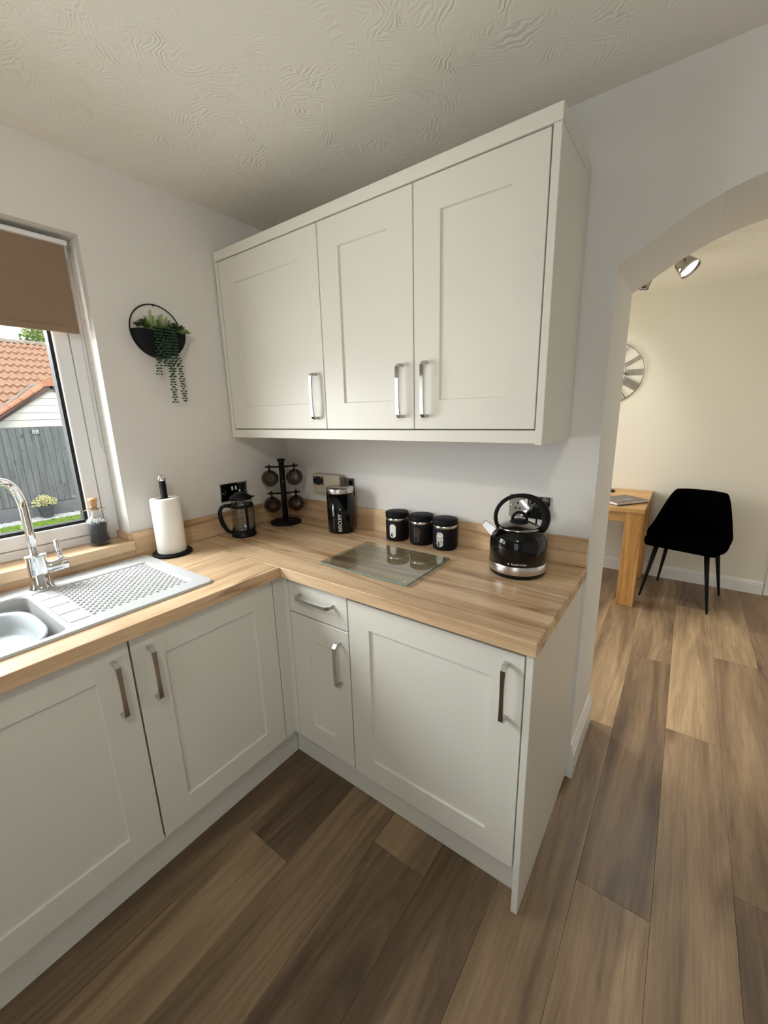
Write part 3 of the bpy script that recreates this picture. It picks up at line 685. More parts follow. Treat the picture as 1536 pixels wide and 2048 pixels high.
# mug tree and mugs
tdir = Vector((.64, .77, 0)).normalized(); ta = math.atan2(tdir.y, tdir.x)
t = thing('mug_tree', 'matt black two-tier mug tree in the worktop corner', 'mug tree', (.115, -.147, TZ), ta)
mb = MB(); mb.cyl(.080, 0, .013, 48, bev=.003); mb.build('base', M['blackmatt'], t)
mb = MB(); mb.cyl(.0145, .013, .325, 24); mb.build('pole', M['blackmatt'], t)
mb = MB(); mb.cyl(.0195, .325, .338, 24, bev=.002); mb.build('cap', M['blackmatt'], t)
mb = MB(); mb.ball((.0, -.0148, .225), .0035, 10, 6); mb.build('screw', M['chrome'], t)
for z in (.298, .160):
    for s_ in (-1, 1):
        mb = MB(); mb.tube([(s_*.013, 0, z), (s_*.074, 0, z+.002)], .0045, 12); mb.ball((s_*.062, 0, z+.003), .0085, 12, 8); mb.ball((s_*.077, 0, z+.002), .0055, 12, 8); mb.build('arm', M['blackmatt'], t)
def mug_parts(t):
    # axis along local -y (mouth towards -y), handle on top
    T = TR((0, 0, 0), rx=PI/2)
    prof = [(0, -.036), (.022, -.036), (.034, -.028), (.0425, -.010), (.0435, .006), (.040, .024), (.034, .036), (.0335, .0375), (.0325, .036), (.0385, .024), (.0418, .006), (.0408, -.009), (.033, -.0262), (.021, -.0335), (0, -.0335)]
    mb = MB(); mb.lathe(prof, 40, T); mb.build('glass_body', M['smoke'], t)
    hp = [(0, -.016+.0, .041), (0, -.018, .056), (0, -.012, .066), (0, 0, .069), (0, .012, .066), (0, .018, .056), (0, .016, .041)]
    MB().tube(hp, .0042, 10).build('handle', M['smoke'], t)
labs = {(0, -1): 'smoked glass mug hanging upper left on the mug tree', (0, 1): 'smoked glass mug hanging upper right on the mug tree',
        (1, -1): 'smoked glass mug hanging lower left on the mug tree', (1, 1): 'smoked glass mug hanging lower right on the mug tree'}
proto = None
for ti, z in enumerate((.298, .160)):
    for s_ in (-1, 1):
        off = tdir*(s_*.062); loc = (.115+off.x, -.147+off.y, TZ+z-.0602+.003)
        if proto is None:
            proto = thing('glass_mug', labs[(ti, s_)], 'mug', loc, ta+.12, 'smoked glass mugs on the mug tree'); mug_parts(proto)
        else: dup(proto, None, loc, ta+(.12 if s_ < 0 else -.2)+ti*.1, labs[(ti, s_)])

# biscuit tin
t = thing('biscuit_tin', 'tall gloss black biscuit tin with brushed steel lid and white BISCUIT lettering', 'tin', (.473, -.106, TZ))
mb = MB(); mb.lathe([(0, 0), (.062, 0), (.064, .003), (.0645, .192), (0, .192)], 56); mb.build('body', M['blackgloss'], t)
mb = MB(); mb.lathe([(0, .192), (.0655, .192), (.066, .194), (.066, .213), (.0645, .216), (0, .216)], 56); mb.build('lid', M['steel'], t)
ta2 = math.atan2(-1.38, 1.29)-.10
def place_tin(co):
    # text runs up the tin: local x -> height, local y -> around to the left
    a = ta2 - co.y/.0648; r = .0646+co.z; return Vector((r*math.cos(a), r*math.sin(a), .055+co.x))
text_mb('BISCUIT', .024, .0006, mb := MB(), place_tin); mb.build('lettering', M['text'], t)

# storage jars
def jar_body(t, fill, ang):
    mb = MB(); mb.lathe([(0, 0), (.045, 0), (.0495, .004), (.0505, .010), (.0505, .086), (.048, .093), (0, .093)], 48); mb.build('body', M['blackmatt'], t)
    mb = MB(); mb.lathe([(.0480, .092), (.0498, .096), (.0498, .100), (.047, .104)], 48); mb.build('glass_neck', M['chrome'], t)
    mb = MB(); mb.lathe([(0, .103), (.050, .103), (.0512, .105), (.0512, .124), (.0500, .1265), (0, .1265)], 48); mb.build('lid', M['blackmatt'], t)
    vs = []; n = 28; hw, hh = .0145, .0165
    for i in range(n):
        a = 2*PI*i/n; x = hw*math.cos(a); z = hw*math.sin(a)+math.copysign(hh, math.sin(a)); b = ang+x/.0508
        vs.append((.0512*math.cos(b), .0512*math.sin(b), .048+z))
    vs += [(p[0]*.985, p[1]*.985, p[2]) for p in vs]
    MB().add(vs, [list(range(n)), ]+[(i, (i+1) % n, n+(i+1) % n, n+i) for i in range(n)]).build('window', fill, t)
for (x, y, fill, lab) in ((.776, -.069, M['sugar'], 'matt black storage jar with a fully white oval window, left of three'),
                         (.899, -.064, M['teabag'], 'matt black storage jar with a dark oval window, middle of three'),
                         (1.016, -.071, M['coffee'], 'matt black storage jar with a mottled black and white oval window, right of three')):
    t = thing('storage_jar', lab, 'jar', (x, y, TZ), 0, 'black storage jars on the worktop')
    jar_body(t, fill, math.atan2(CAM.y-y, CAM.x-x)-.42)

# glass board
t = thing('glass_board', 'rectangular clear glass worktop saver with rubber feet', 'chopping board', (.905, -.347, TZ))
M['glassedge'] = mat('green_glass_edge', (.16, .27, .22), .2, spec=.6)
gb = MB().bbox(-.2, .2, -.15, .15, .0045, .0095, .001, 2).build('pane', [M['glassboard'], M['glassedge']], t)
for p_ in gb.data.polygons:
    if abs(p_.normal.z) < .5: p_.material_index = 1
for x in (-.175, .175):
    for y in (-.125, .125): MB().cyl(.006, 0.0002, .0044, 14, TX(x, y, 0)).build('foot', M['white'], t)

# kettle
ka_ = math.atan2(.301, .954)
t = thing('kettle', 'gloss black traditional kettle with a steel band and round black handle', 'kettle', (1.349, -.163, TZ), ka_)
mb = MB(); mb.lathe([(0, 0), (.086, 0), (.092, .004), (.0945, .014), (.0945, .017), (0, .017)], 64); mb.build('power_base', M['black'], t)
mb = MB(); mb.lathe([(.0955, .0165), (.0965, .019), (.0960, .0445), (.095, .046)], 64); mb.build('steel_band', M['steel'], t)
mb = MB(); mb.lathe([(0, .018), (.094, .018), (.0945, .045), (.0955, .0455), (.0955, .112), (.0935, .126), (.0885, .138), (.081, .148), (.073, .156), (.0695, .160), (.067, .160), (0, .159)], 64); mb.build('body', M['blackgloss'], t)
mb = MB(); mb.lathe([(.069, .159), (.069, .163), (.062, .1665), (.042, .176), (.020, .181), (0, .182)], 56); mb.build('lid', M['lampmetal'], t)
mb = MB(); mb.lathe([(.031, .1785), (.031, .182), (.022, .1865), (0, .188)], 36)
pts = [(.0235*math.cos(a), 0, .186+.026*math.sin(a)) for a in [PI*i/14 for i in range(15)]]
mb.tube(pts, .0052, 12); mb.build('lid_knob', M['blackmatt'], t)
pts = []; rr = []
for i in range(44):
    a = math.radians(-142+ (284)*i/43)+PI/2*0+math.radians(90)
    pts.append((.003+.0825*math.cos(a), 0, .193+.077*math.sin(a))); k = .5+.5*math.cos(a); rr.append(.0068+.0068*max(0, math.cos(a-.1))**1.2)
mb = MB(); mb.tube(pts, rr, 16); mb.build('handle', M['blackmatt'], t)
mb = MB()
lo = [(-.075, -.020, .110), (-.075, .020, .110), (-.075, .014, .152), (-.075, -.014, .152)]
hi = [(-.124, -.010, .163), (-.124, .010, .163), (-.112, .009, .177), (-.112, -.009, .177)]
mb.add(lo+hi, [(0, 1, 5, 4), (1, 2, 6, 5), (2, 3, 7, 6), (3, 0, 4, 7), (0, 3, 2, 1)]); mb.build('spout', M['steel'], t)
mb = MB(); mb.add([(-.1235, -.0085, .1625), (-.1235, .0085, .1625), (-.1125, .0075, .1765), (-.1125, -.0075, .1765)], [(0, 1, 2, 3)]); mb.build('spout_filter', M['black'], t)
mb = MB(); mb.bbox(.092, .118, -.010, .010, .024, .029, .002); mb.build('switch_lever', M['thin'], t)
ang_k = -PI/2+.06
def place_k(co): a = ang_k+co.x/.0962; r = .0957+co.z; return Vector((r*math.cos(a), r*math.sin(a), .056+co.y))
mb = MB(); text_mb('Russell Hobbs', .0088, .0005, mb, place_k)
for i in range(10):
    a = 2*PI*i/10; mb.ball(tuple(place_k(Vector((-.034+.0022*math.cos(a)*.6, .0022*math.sin(a), 0)))), .0011, 6, 4)
mb.build('lettering', M['greytext'], t)

# bottle on the sill
t = thing('decorative_bottle', 'corked glass bottle of black sand topped with white pebbles on the window sill', 'bottle', (-.045, -.945, .985))
mb = MB(); mb.lathe([(0, .0), (.034, 0), (.0385, .004), (.0385, .010), (.0365, .014), (.035, .045), (.0345, .075), (.0365, .090), (.034, .103), (.022, .113), (.0125, .119), (.0115, .140), (.0125, .146), (.016, .148), (.016, .153), (.0135, .155)], 44)
mb.build('glass', M['thin'], t)
mb = MB(); mb.lathe([(0, .012), (.030, .012), (.0315, .016), (.027, .05), (.0305, .082), (0, .086)], 36); mb.build('black_sand', M['sand'], t)
rnd = random.Random(8); mb = MB()
for i in range(70):
    a = rnd.uniform(0, 2*PI); r = .029*math.sqrt(rnd.random()); mb.ball((r*1.05*math.cos(a), r*1.05*math.sin(a), .090+rnd.uniform(0, .010)), .0046, 6, 4, (1, .6, .7))
o = mb.build('pebbles', M['pebble'], t); o['kind'] = 'stuff'
mb = MB(); mb.lathe([(0, .145), (.0105, .145), (.0125, .172), (.0155, .176), (.0155, .184), (0, .184)], 24); mb.build('cork', M['cork'], t)
mb = MB()
for z in (.140, .1425, .145): mb.tube([(.0138*math.cos(a), .0138*math.sin(a), z) for a in [2*PI*i/16 for i in range(16)]], .0011, 6, True)
for s_ in ((.02, .03, 1), (.008, .034, 1), (-.01, -.032, -1), (.0, -.036, -1)):
    mb.tube([(.008, .008*s_[2], .143), (s_[0]*.6+.006, s_[1]*.6, .149), (s_[0], s_[1], .140)], .001, 6)
mb.build('twine', M['twine'], t)

# ============================================================ WALL FITTINGS
def socket_plate(t, w_, h_, M_, chrome=True):
    mb = MB(); mb.bbox(-w_/2, w_/2, -.006, 0, -h_/2, h_/2, .002); mb.build('faceplate', M_, t)
def pins(t, cx, z, s=1):
    for (dx, dz, w2, h2) in ((0, .011, .0028, .0045), (-.0085, -.009, .0045, .0026), (.0085, -.009, .0045, .0026)):
        MB().box(cx+dx-w2, cx+dx+w2, -.0068, -.0061, z+dz-h2, z+dz+h2).build('pin_hole', M['black'], t)
def screws(t, w_):
    for x in (-w_/2+.009, w_/2-.009): MB().lathe([(0, -.0012), (.0032, -.001), (.0036, 0)], 14, TR((x, -.0061, -.002), rx=PI/2) @ Matrix.Scale(-1, 4, (0, 0, 1))).build('screw', M['chrome'], t)
# left wall double socket (faces +x)
M['mirror'] = mat('black_nickel_insert', (.06, .06, .065), .07, 1)
t = thing('wall_socket', 'double chrome and black socket with USB ports on the window wall behind the cafetiere', 'socket', (.0005, -.363, 1.105), PI/2)
socket_plate(t, .152, .088, M['chrome'])
MB().bbox(-.070, .070, -.0068, -.0061, -.038, .038, .0003, 1).build('insert', M['mirror'], t)
for cx in (-.040, .040):
    for (dx, dz, w2, h2) in ((0, -.004, .003, .005), (-.009, -.022, .005, .003), (.009, -.022, .005, .003)): MB().box(cx+dx-w2, cx+dx+w2, -.0074, -.0069, dz-h2, dz+h2).build('pin_hole', M['black'], t)
for cx in (-.010, .010): MB().bbox(cx-.0045, cx+.0045, -.0085, -.0069, .008, .027, .0008, 1).build('usb_port', M['white'], t)
for x in (-.062, .062): MB().ball((x, -.007, -.003), .0035, 10, 6, (1, .4, 1)).build('screw', M['chrome'], t)
# fused switch behind the tin
t = thing('wall_switch', 'single chrome switch plate on the back wall behind the biscuit tin', 'switch', (.437, -.0005, 1.109))
socket_plate(t, .089, .088, M['chrome'])
MB().bbox(.012, .034, -.012, -.0061, -.036, .034, .001, 1).build('rocker', M['mirror'], t)
# double socket behind kettle
t = thing('wall_socket', 'polished chrome double socket on the back wall behind the kettle', 'socket', (1.3325, -.0005, 1.107))
socket_plate(t, .152, .088, M['chrome']); pins(t, -.042, .0)
MB().bbox(-.016, -.006, -.009, -.0061, .012, .030, .0008, 1).build('rocker', M['white'], t)
MB().bbox(.006, .016, -.009, -.0061, .012, .030, .0008, 1).build('rocker', M['black'], t)
MB().ball((-.066, -.0065, .002), .0035, 10, 6, (1, .4, 1)).build('screw', M['chrome'], t)
t = thing('plug', 'black kettle plug in the right half of the socket, its cable dropping behind the kettle', 'plug', (1.366, -.0073, 1.098))
mb = MB(); pp = [(-.014, .022), (.014, .022), (.026, -.004), (.024, -.026), (-.024, -.026), (-.026, -.004)]
vs = [(a, 0, b) for a, b in pp]+[(a*.8, -.026, b*.8) for a, b in pp]; n = 6
mb.add(vs, [list(range(n)), [n+i for i in range(n)][::-1]]+[(i, (i+1) % n, n+(i+1) % n, n+i) for i in range(n)]); mb.build('body', M['black'], t)
mb = MB(); mb.tube([(0, -.013, -.024), (0, -.014, -.04), (0, -.018, -.10), (.004, -.028, -.17), (.008, -.05, -.1845), (.0, -.07, -.1845)], .0035, 8); mb.build('cable', M['black'], t)
# programmer
t = thing('heating_programmer', 'beige heating timer box with a small dark display on the back wall', 'timer', (.3225, -.0005, 1.118))
mb = MB(); mb.bbox(-.0945, .0945, -.044, 0, -.049, .049, .004); mb.build('case', M['beige'], t)
MB().bbox(-.088, -.018, -.0455, -.0441, -.008, .036, .0006, 1).build('display_surround', M['black'], t)
MB().bbox(-.072, -.030, -.0465, -.0456, .002, .026, .0004, 1).build('display', M['screen'], t)
for zz in (.030, -.003):
    for xx in (-.082, -.070, -.034, -.024): MB().bbox(xx-.003, xx+.003, -.0468, -.0456, zz-.002, zz+.002, .0004, 1).build('button', M['beige'], t)
MB().box(-.0165, -.0155, -.0445, -.0441, -.048, .048).build('seam', M['carcass'], t)
for k in range(6): MB().box(.0946, .0950, -.040+k*.006, -.037+k*.006, -.04, .04).build('vent', M['carcass'], t)
MB().box(-.088, .088, -.0445, -.0441, -.0145, -.0138).build('seam', M['carcass'], t)

# ------------------------------------------------------------ wall planter
pl = thing('wall_planter', 'round black wire wall planter with a half-moon pocket on the window wall', 'planter', (0, -.630, 1.802))
RR = .1005
mb = MB(); mb.tube([(.004, RR*math.cos(a), RR*math.sin(a)) for a in [2*PI*i/64 for i in range(64)]], .0022, 8, True); mb.tube([(.001, 0, RR), (.006, 0, RR-.006)], .002, 6); mb.build('ring', M['blackmatt'], pl)
M['navy'] = mat('blue_black_metal', (.004, .0045, .008), .55, spec=.25)
mb = MB(); n = 28; arc = [(RR*math.cos(PI+PI*i/n), RR*math.sin(PI+PI*i/n)) for i in range(n+1)]
arc2 = [(y*.94, z*.97-.002) for y, z in arc]
vs = [(.003, y, z) for y, z in arc]+[(.050, y, z) for y, z in arc2]
mb.add(vs, [(i, i+1, n+2+i, n+1+i) for i in range(n)], True); mb.add([(.050, y, z) for y, z in arc2], [list(range(n+1))])
mb.add([(.002, y, z) for y, z in arc], [list(range(n+1))]); mb.build('pocket', M['navy'], pl)
mb = MB(); mb.box(.004, .048, -.09, .09, -.022, -.014); mb.build('soil', M['soil'], pl)
rnd = random.Random(12)
def leafpair(mb, p, d, r, sc=(1, 1, .45)):
    mb.ball((p[0]+d[0], p[1]+d[1], p[2]+d[2]), r, 6, 4, sc)
def strand(pts, name='trailing_stem'):
    mb = MB(); mb.tube(pts, .0009, 5); k = 0
    for i in range(len(pts)-1):
        a, b = Vector(pts[i]), Vector(pts[i+1]); L = (b-a).length; m = max(1, int(L/.0098))
        for j in range(m):
            p = a.lerp(b, (j+.5)/m); an = k*1.9+rnd.uniform(-.4, .4); k += 1; s_ = .0068
            for q in (0, PI):
                dd = (math.cos(an+q)*s_*.7, math.sin(an+q)*s_*1.25, -.001); mb.ball((p.x+dd[0], p.y+dd[1], p.z+dd[2]), .0056, 7, 5, (.7, 1, .58))
    return mb.build(name, M['leafd'], plant)
plant = thing('trailing_plant', 'green artificial succulent trailing from the black wall planter', 'plant', (0, -.630, 1.802))
for (y0, y1, zl, x0) in ((-.030, -.030, -.170, .060), (-.018, -.012, -.12, .064), (-.006, .004, -.135, .062), (.006, .020, -.278, .060), (.022, .026, -.175, .063), (.038, .064, -.272, .058), (.030, .040, -.13, .066), (.012, .006, -.11, .068)):
    strand([(.040, y0, .004), (x0-.004, y0+.002, .012), (x0, y0+.003, -.02), (x0-.004, (y0+y1)/2, zl*.5), (x0-.022, y1, zl)])
def sprig(y, h, lean, x=.032):
    mb = MB(); top = Vector((x+.012, y+lean, h)); base = Vector((x, y, -.015)); mb.tube([tuple(base), tuple(top)], .0008, 5)
    for i in range(16):
        f_ = i/15; p = base.lerp(top, .2+.8*f_); L = .017*(1-.7*f_)+.004
        for q in range(5):
            a = q*2*PI/5+i*.9; d = Vector((math.cos(a)*.8, math.sin(a), .55)).normalized()*L; e_ = p+d; sd = d.cross(Vector((0, 0, 1))).normalized()*.0011
            mb.add([tuple(p+sd), tuple(p-sd), tuple(e_), tuple(p+d*.5+Vector((0, 0, .0012)))], [(0, 1, 2), (0, 2, 3), (1, 3, 2)])
    return mb.build('fern_sprig', M['leafl'] if h > .045 else M['leafm'], plant)
for (y, h, l) in ((-.040, .066, .006), (-.050, .040, -.006), (-.012, .052, .010), (-.004, .058, .014), (.006, .050, .02), (.020, .040, .016), (-.026, .046, .0), (.0, .035, -.01), (.028, .032, .018)): sprig(y, h, l)
def rosette(name, c, n, L, W, m_, up=.5):
    mb = MB()
    for i in range(n):
        a = 2*PI*i/n+.3; u_ = up*(1-.5*(i % 2)); d = Vector((math.cos(a)*.6+.35, math.sin(a), u_)).normalized(); s2 = d.cross(Vector((.3, 0, 1))).normalized(); nn = s2.cross(d)
        P = []
        for f_, ww in ((0, .12), (.35, .8), (.7, 1), (.92, .6), (1, .05)):
            P += [Vector(c)+d*L*f_-s2*W*ww+nn*.0012, Vector(c)+d*L*f_-nn*.0016, Vector(c)+d*L*f_+s2*W*ww+nn*.0012]
        mb.add([tuple(p) for p in P], [(3*k+j, 3*k+j+1, 3*k+3+j+1, 3*k+3+j) for k in range(4) for j in range(2)], True)
    return mb.build(name, m_, plant)
rosette('leaf_rosette', (.040, .062, .004), 9, .040, .013, M['leafo'], .6)
rosette('leaf_rosette', (.046, .080, -.004), 8, .036, .012, M['leafm'], .35)
for (y, z) in ((-.085, .006), (-.070, .012), (-.055, .006), (-.062, .020)): rosette('leaf_rosette', (.034, y, z), 7, .020, .006, M['leafo'], .8)

# ============================================================ DINING ROOM
t = thing('dining_table', 'golden oak dining table pushed against the far wall of the dining room', 'table', (0, 0, 0))
X0, X1, Y0, Y1, Z = .15, 1.602, 1.812, 2.606, .757
MB().bbox(X0, X1, Y0, Y1, Z-.038, Z, .003).build('tabletop', M['oak_x'], t)
for x, y in ((X0+.005, Y0+.010), (X1-.117, Y0+.010), (X0+.005, Y1-.118), (X1-.117, Y1-.118)): MB().bbox(x, x+.112, y, y+.108, .001, Z-.038, .002).build('leg', M['oak'], t)
for y in (Y0+.045, Y1-.065): MB().bbox(X0+.117, X1-.117, y, y+.022, Z-.115, Z-.038, .001, 1).build('apron', M['oak_x'], t)
for x in (X0+.04, X1-.062): MB().bbox(x, x+.022, Y0+.118, Y1-.118, Z-.115, Z-.038, .001, 1).build('apron', M['oak_x'], t)
def book(lab, z, th, sc, cover, rz_off=0, txt=None, name='book'):
    c = Vector((1.43, 2.01, z)); t = thing(name, lab, 'book', c, math.radians(53)+rz_off)
    # local x along the long edge
    L2, W2 = .150*sc, .105*sc
    MB().bbox(-L2, L2, -W2, W2, 0, .0018, .0004, 1).build('back_cover', cover, t)
    MB().bbox(-L2+.003, L2-.003, -W2+.003, W2-.001, .0018, th-.0018, .0004, 1).build('pages', M['page'], t)
    MB().bbox(-L2, L2, -W2, W2, th-.0018, th, .0004, 1).build('front_cover', cover, t)
    if txt:
        mb = MB(); text_mb(txt, .03, .0004, mb, lambda co: Vector((co.x*1.35-.01, co.y-.035, th+.0003))); mb.build('lettering', M['text'], t)
book('thin black book under the grey one on the dining table', Z+.0003, .006, 1.0, M['black'], .05)
book('grey softback book with white title lying on the dining table corner', Z+.0065, .018, 1.0, M['bookgrey'], 0, 'WILDER')
t = thing('round_stand', 'flat round black stand at the back of the dining table', 'stand', (1.262, 2.43, Z+.0003))
mb = MB(); mb.lathe([(0, 0), (.070, 0), (.074, .006), (.070, .013), (.02, .018), (0, .018)], 40); mb.build('base', M['black'], t)
# chair
cc = Vector((1.877, 2.249, 0)); cr = math.radians(-13.4)
t = thing('dining_chair', 'black velvet bucket dining chair on tapered black legs beside the oak table', 'chair', cc, cr)
feet = [(1.619, 2.092), (1.717, 2.500), (2.043, 1.991), (2.128, 2.412)]
inv = Matrix.Rotation(-cr, 4, 'Z')
for i, (fx, fy) in enumerate(feet):
    p = inv @ (Vector((fx, fy, 0))-cc); top = Vector((math.copysign(.155, p.x), math.copysign(.150, p.y), .43))
    MB().tube([(p.x, p.y, .0), (p.x, p.y, .004), tuple(Vector((p.x, p.y, 0)).lerp(top, .5)), tuple(top)], [.0065, .0075, .0125, .0175], 14).build('leg', M['blackmatt'], t)
mb = MB(); mb.bbox(-.17, .17, -.16, .16, .405, .422, .003); mb.build('seat_frame', M['blackmatt'], t)
bm = bmesh.new(); bmesh.ops.create_cube(bm, size=1)
for v in bm.verts: v.co = Vector((v.co.x*.455, v.co.y*.44-.025, .4625+v.co.z*.085))
bmesh.ops.bevel(bm, geom=bm.edges[:], offset=.036, segments=5, affect='EDGES', profile=.55)
for v in bm.verts:
    if v.co.y > 0: v.co.x *= 1-.18*v.co.y
    v.co.z += .008*math.cos(v.co.x*6)
bm.verts.index_update(); vs = [tuple(v.co) for v in bm.verts]; fs = [[v.index for v in f.verts] for f in bm.faces]; bm.free()
MB().add(vs, fs, True).build('seat', M['velvet'], t)
def shellP(u, v):
    # u -1..1 from left arm front round the back to right arm front; v 0..1 bottom to top
    a = u*PI*.5*1.30; e_ = 2.5
    cx, sy = math.sin(a), math.cos(a)
    px = math.copysign(abs(cx)**(2/e_), cx); py = math.copysign(abs(sy)**(2/e_), sy)
    au = abs(u); top = .815
    if au > .40: f_ = min(1, (au-.40)/.42); f_ = f_*f_*(3-2*f_); top = .815-.285*f_
    if au > .82: top = .53-.05*((au-.82)/.18)
    bot = .425+.0*au; z = bot+(top-bot)*v
    k = max(0, (z-.52)/.30); hw = .256-.052*k-.020*max(0, (.50-z)/.1); hb = .232+.030*k-.03*max(0, (.50-z)/.1)
    return Vector((px*hw, py*hb if py > 0 else py*.30, z))
nu, nv = 44, 12; vs = []; fs = []
for i in range(nu+1):
    for j in range(nv+1): vs.append(tuple(shellP(-1+2*i/nu, j/nv)))
for i in range(nu):
    for j in range(nv): fs.append((i*(nv+1)+j, (i+1)*(nv+1)+j, (i+1)*(nv+1)+j+1, i*(nv+1)+j+1))
sh = MB().add(vs, fs, True).build('backrest', M['velvet'], t)
md = sh.modifiers.new('pad', 'SOLIDIFY'); md.thickness = .034; md.offset = -1
md = sh.modifiers.new('round', 'BEVEL'); md.width = .012; md.segments = 3; md.limit_method = 'ANGLE'; md.angle_limit = 1.0

# clock
t = thing('wall_clock', 'large skeleton metal wall clock with Roman numerals on the dining room wall', 'clock', (1.183, FY-.012, 1.743))
def ringy(r, rt, m=72): return [(r*math.cos(2*PI*i/m), 0, r*math.sin(2*PI*i/m)) for i in range(m)]
MB().tube(ringy(.246, 0), .0042, 8, True).build('outer_ring', M['clock'], t)
MB().tube(ringy(.115, 0, 48), .0032, 8, True).build('inner_ring', M['clock'], t)
num = {1: 'I', 2: 'II', 3: 'III', 4: 'IIII', 5: 'V', 6: 'VI', 7: 'VII', 8: 'VIII', 9: 'IX', 10: 'X', 11: 'XI', 12: 'XII'}
for h_, s_ in num.items():
    mb = MB(); a = PI/2-h_*PI/6; T = Matrix.Rotation(-(a-PI/2), 4, 'Y'); wds = {'I': .017, 'V': .030, 'X': .030}; tot = sum(wds[c] for c in s_); x = -tot/2
    for c in s_:
        xm = x+wds[c]/2; x += wds[c]; r1_, r2_ = .117, .243
        if c == 'I': mb.bbox(xm-.0045, xm+.0045, -.003, .003, r1_, r2_, .001, 1, T)
        elif c == 'V':
            mb.tube([(xm-.011, 0, r2_), (xm, 0, r1_)], .004, 6, T=T); mb.tube([(xm+.011, 0, r2_), (xm, 0, r1_)], .003, 6, T=T)
        else:
            mb.tube([(xm-.011, 0, r2_), (xm+.011, 0, r1_)], .004, 6, T=T); mb.tube([(xm+.011, 0, r2_), (xm-.011, 0, r1_)], .003, 6, T=T)
    mb.build('numeral', M['clock'], t)
MB().cyl(.03, -.01, .01, 24, TR((0, 0, 0), rx=PI/2)).build('hub', M['clock'], t)
MB().tube([(0, -.012, 0), (.10, -.012, .035)], .0045, 8).build('hour_hand', M['blackmatt'], t)
MB().tube([(0, -.015, 0), (.13, -.015, -.012)], .0035, 8).build('minute_hand', M['blackmatt'], t)
for a in (0, PI/2, PI, 3*PI/2): MB().tube([(.028*math.cos(a), 0, .028*math.sin(a)), (.115*math.cos(a), 0, .115*math.sin(a))], .003, 6).build('spoke', M['clock'], t)

# spotlights
def spot(t, head, dirv, power, size=1.9, blend=.6):
    d = Vector(dirv).normalized(); q = d.to_track_quat('Z', 'Y').to_matrix().to_4x4(); T = Matrix.Translation(head) @ q
    sh = MB().lathe([(0, -.085), (.030, -.082), (.040, -.070), (.048, -.03), (.053, 0), (.0505, 0), (.046, -.03), (.036, -.066), (0, -.070)], 40, T).build('spot_head', M['lampmetal'], t)
    MB().lathe([(0, -.008), (.047, -.010)], 32, T).build('bulb', M['bulb'], sh)
    MB().lathe([(.0535, -.003), (.056, -.001), (.056, .003), (.051, .003)], 40, T).build('rim', M['chrome'], sh)
    l = bpy.data.lights.new('spot_beam', 'SPOT'); l.energy = power; l.spot_size = size; l.spot_blend = blend; l.shadow_soft_size = .04; l.color = (1, .955, .885)
    lo_ = bpy.data.objects.new('spot_beam', l); C.objects.link(lo_); lo_.location = Vector(head)+d*.02; lo_.rotation_euler = d.to_track_quat('-Z', 'Y').to_euler()
t = thing('ceiling_spotlight', 'pewter spotlight bar with lit heads on the dining room ceiling', 'light', (0, 0, 0))
MB().bbox(1.26, 1.62, 1.16, 1.20, 2.295, H-.0005, .003).build('rail', M['lampmetal'], t)
for hx, hd, dd, pw in ((1.68, (1.684, 1.50, 2.190), (.62, -.25, -.72), 62), (1.44, (1.430, 1.70, 2.195), (-.5, .5, -.7), 15)):
    MB().tube([(hx-.12, 1.18, 2.296), (hx-.12, 1.20, 2.275), (hd[0]-.03*dd[0], hd[1]-.03*dd[1], hd[2]+.045)], .006, 8).build('stem', M['chrome'], t)
    spot(t, hd, dd, pw)
# kitchen ceiling lamp (behind the photographer)
t = thing('ceiling_spotlight', 'round spotlight plate with two lit heads and an added third on the kitchen ceiling', 'light', (0, 0, 0))
mb = MB(); mb.cyl(.09, H-.025, H-.0005, 40, TX(1.75, -1.9, 0)); mb.build('plate', M['lampmetal'], t)
for hd, dd, pw, sz, bl_ in (((1.66, -1.90, 2.235), (-.85, .5, -.28), 21, 1.9, .6), ((1.84, -1.90, 2.235), (-.25, .85, -.42), 6, 1.9, .6), ((1.75, -1.80, 2.235), (-.66, 1.8, -1.12), 13, .60, 1.0)):  # last head is added, its narrow beam brightens the back wall
    MB().tube([(hd[0], hd[1], H-.02), (hd[0], hd[1], 2.262)], .006, 8).build('stem', M['chrome'], t)
    spot(t, hd, dd, pw, sz, bl_)

# ============================================================ GARDEN
GZ = -.55
lawn = struct('ground', MB().box(-30, LW-.001, -14, 16, GZ-.1, GZ), M['soil'])
rnd = random.Random(3); vs = []; fs = []
for i in range(26000):
    x = rnd.uniform(-8.79, -6.3); y = rnd.uniform(-1.0, 2.9)
    if i > 21000: x = rnd.uniform(-6.3, -2.0)
    h = rnd.uniform(.03, .06); a = rnd.uniform(0, PI); wv_ = .006; lx, ly = rnd.uniform(-.02, .02), rnd.uniform(-.02, .02); b = len(vs)
    vs += [(x-wv_*math.cos(a), y-wv_*math.sin(a), GZ), (x+wv_*math.cos(a), y+wv_*math.sin(a), GZ), (x+lx, y+ly, GZ+h)]; fs.append((b, b+1, b+2))
mb = MB(); mb.v = vs; mb.f = fs; mb.sm = [False]*len(fs); mb.mi = [0]*len(fs)
mb.box(-8.78, LW-.05, -8, 10, GZ, GZ+.022)
tag(mb.build('lawn', M['grass'], recalc=False), 'bright green lawn in front of the pebble strip', 'grass', kind='stuff')
mb = MB(); rnd = random.Random(5)
for i in range(2600):
    x = rnd.uniform(-9.21, -8.84); y = rnd.uniform(-1.2, 3.2); r = rnd.uniform(.018, .034)
    mb.ball((x, y, GZ+.01+rnd.uniform(0, .015)), r, 6, 4, (1, rnd.uniform(.7, 1.1), .6))
tag(mb.build('pebbles', M['pebble']), 'strip of white pebbles along the foot of the grey fence', 'pebbles', kind='stuff')
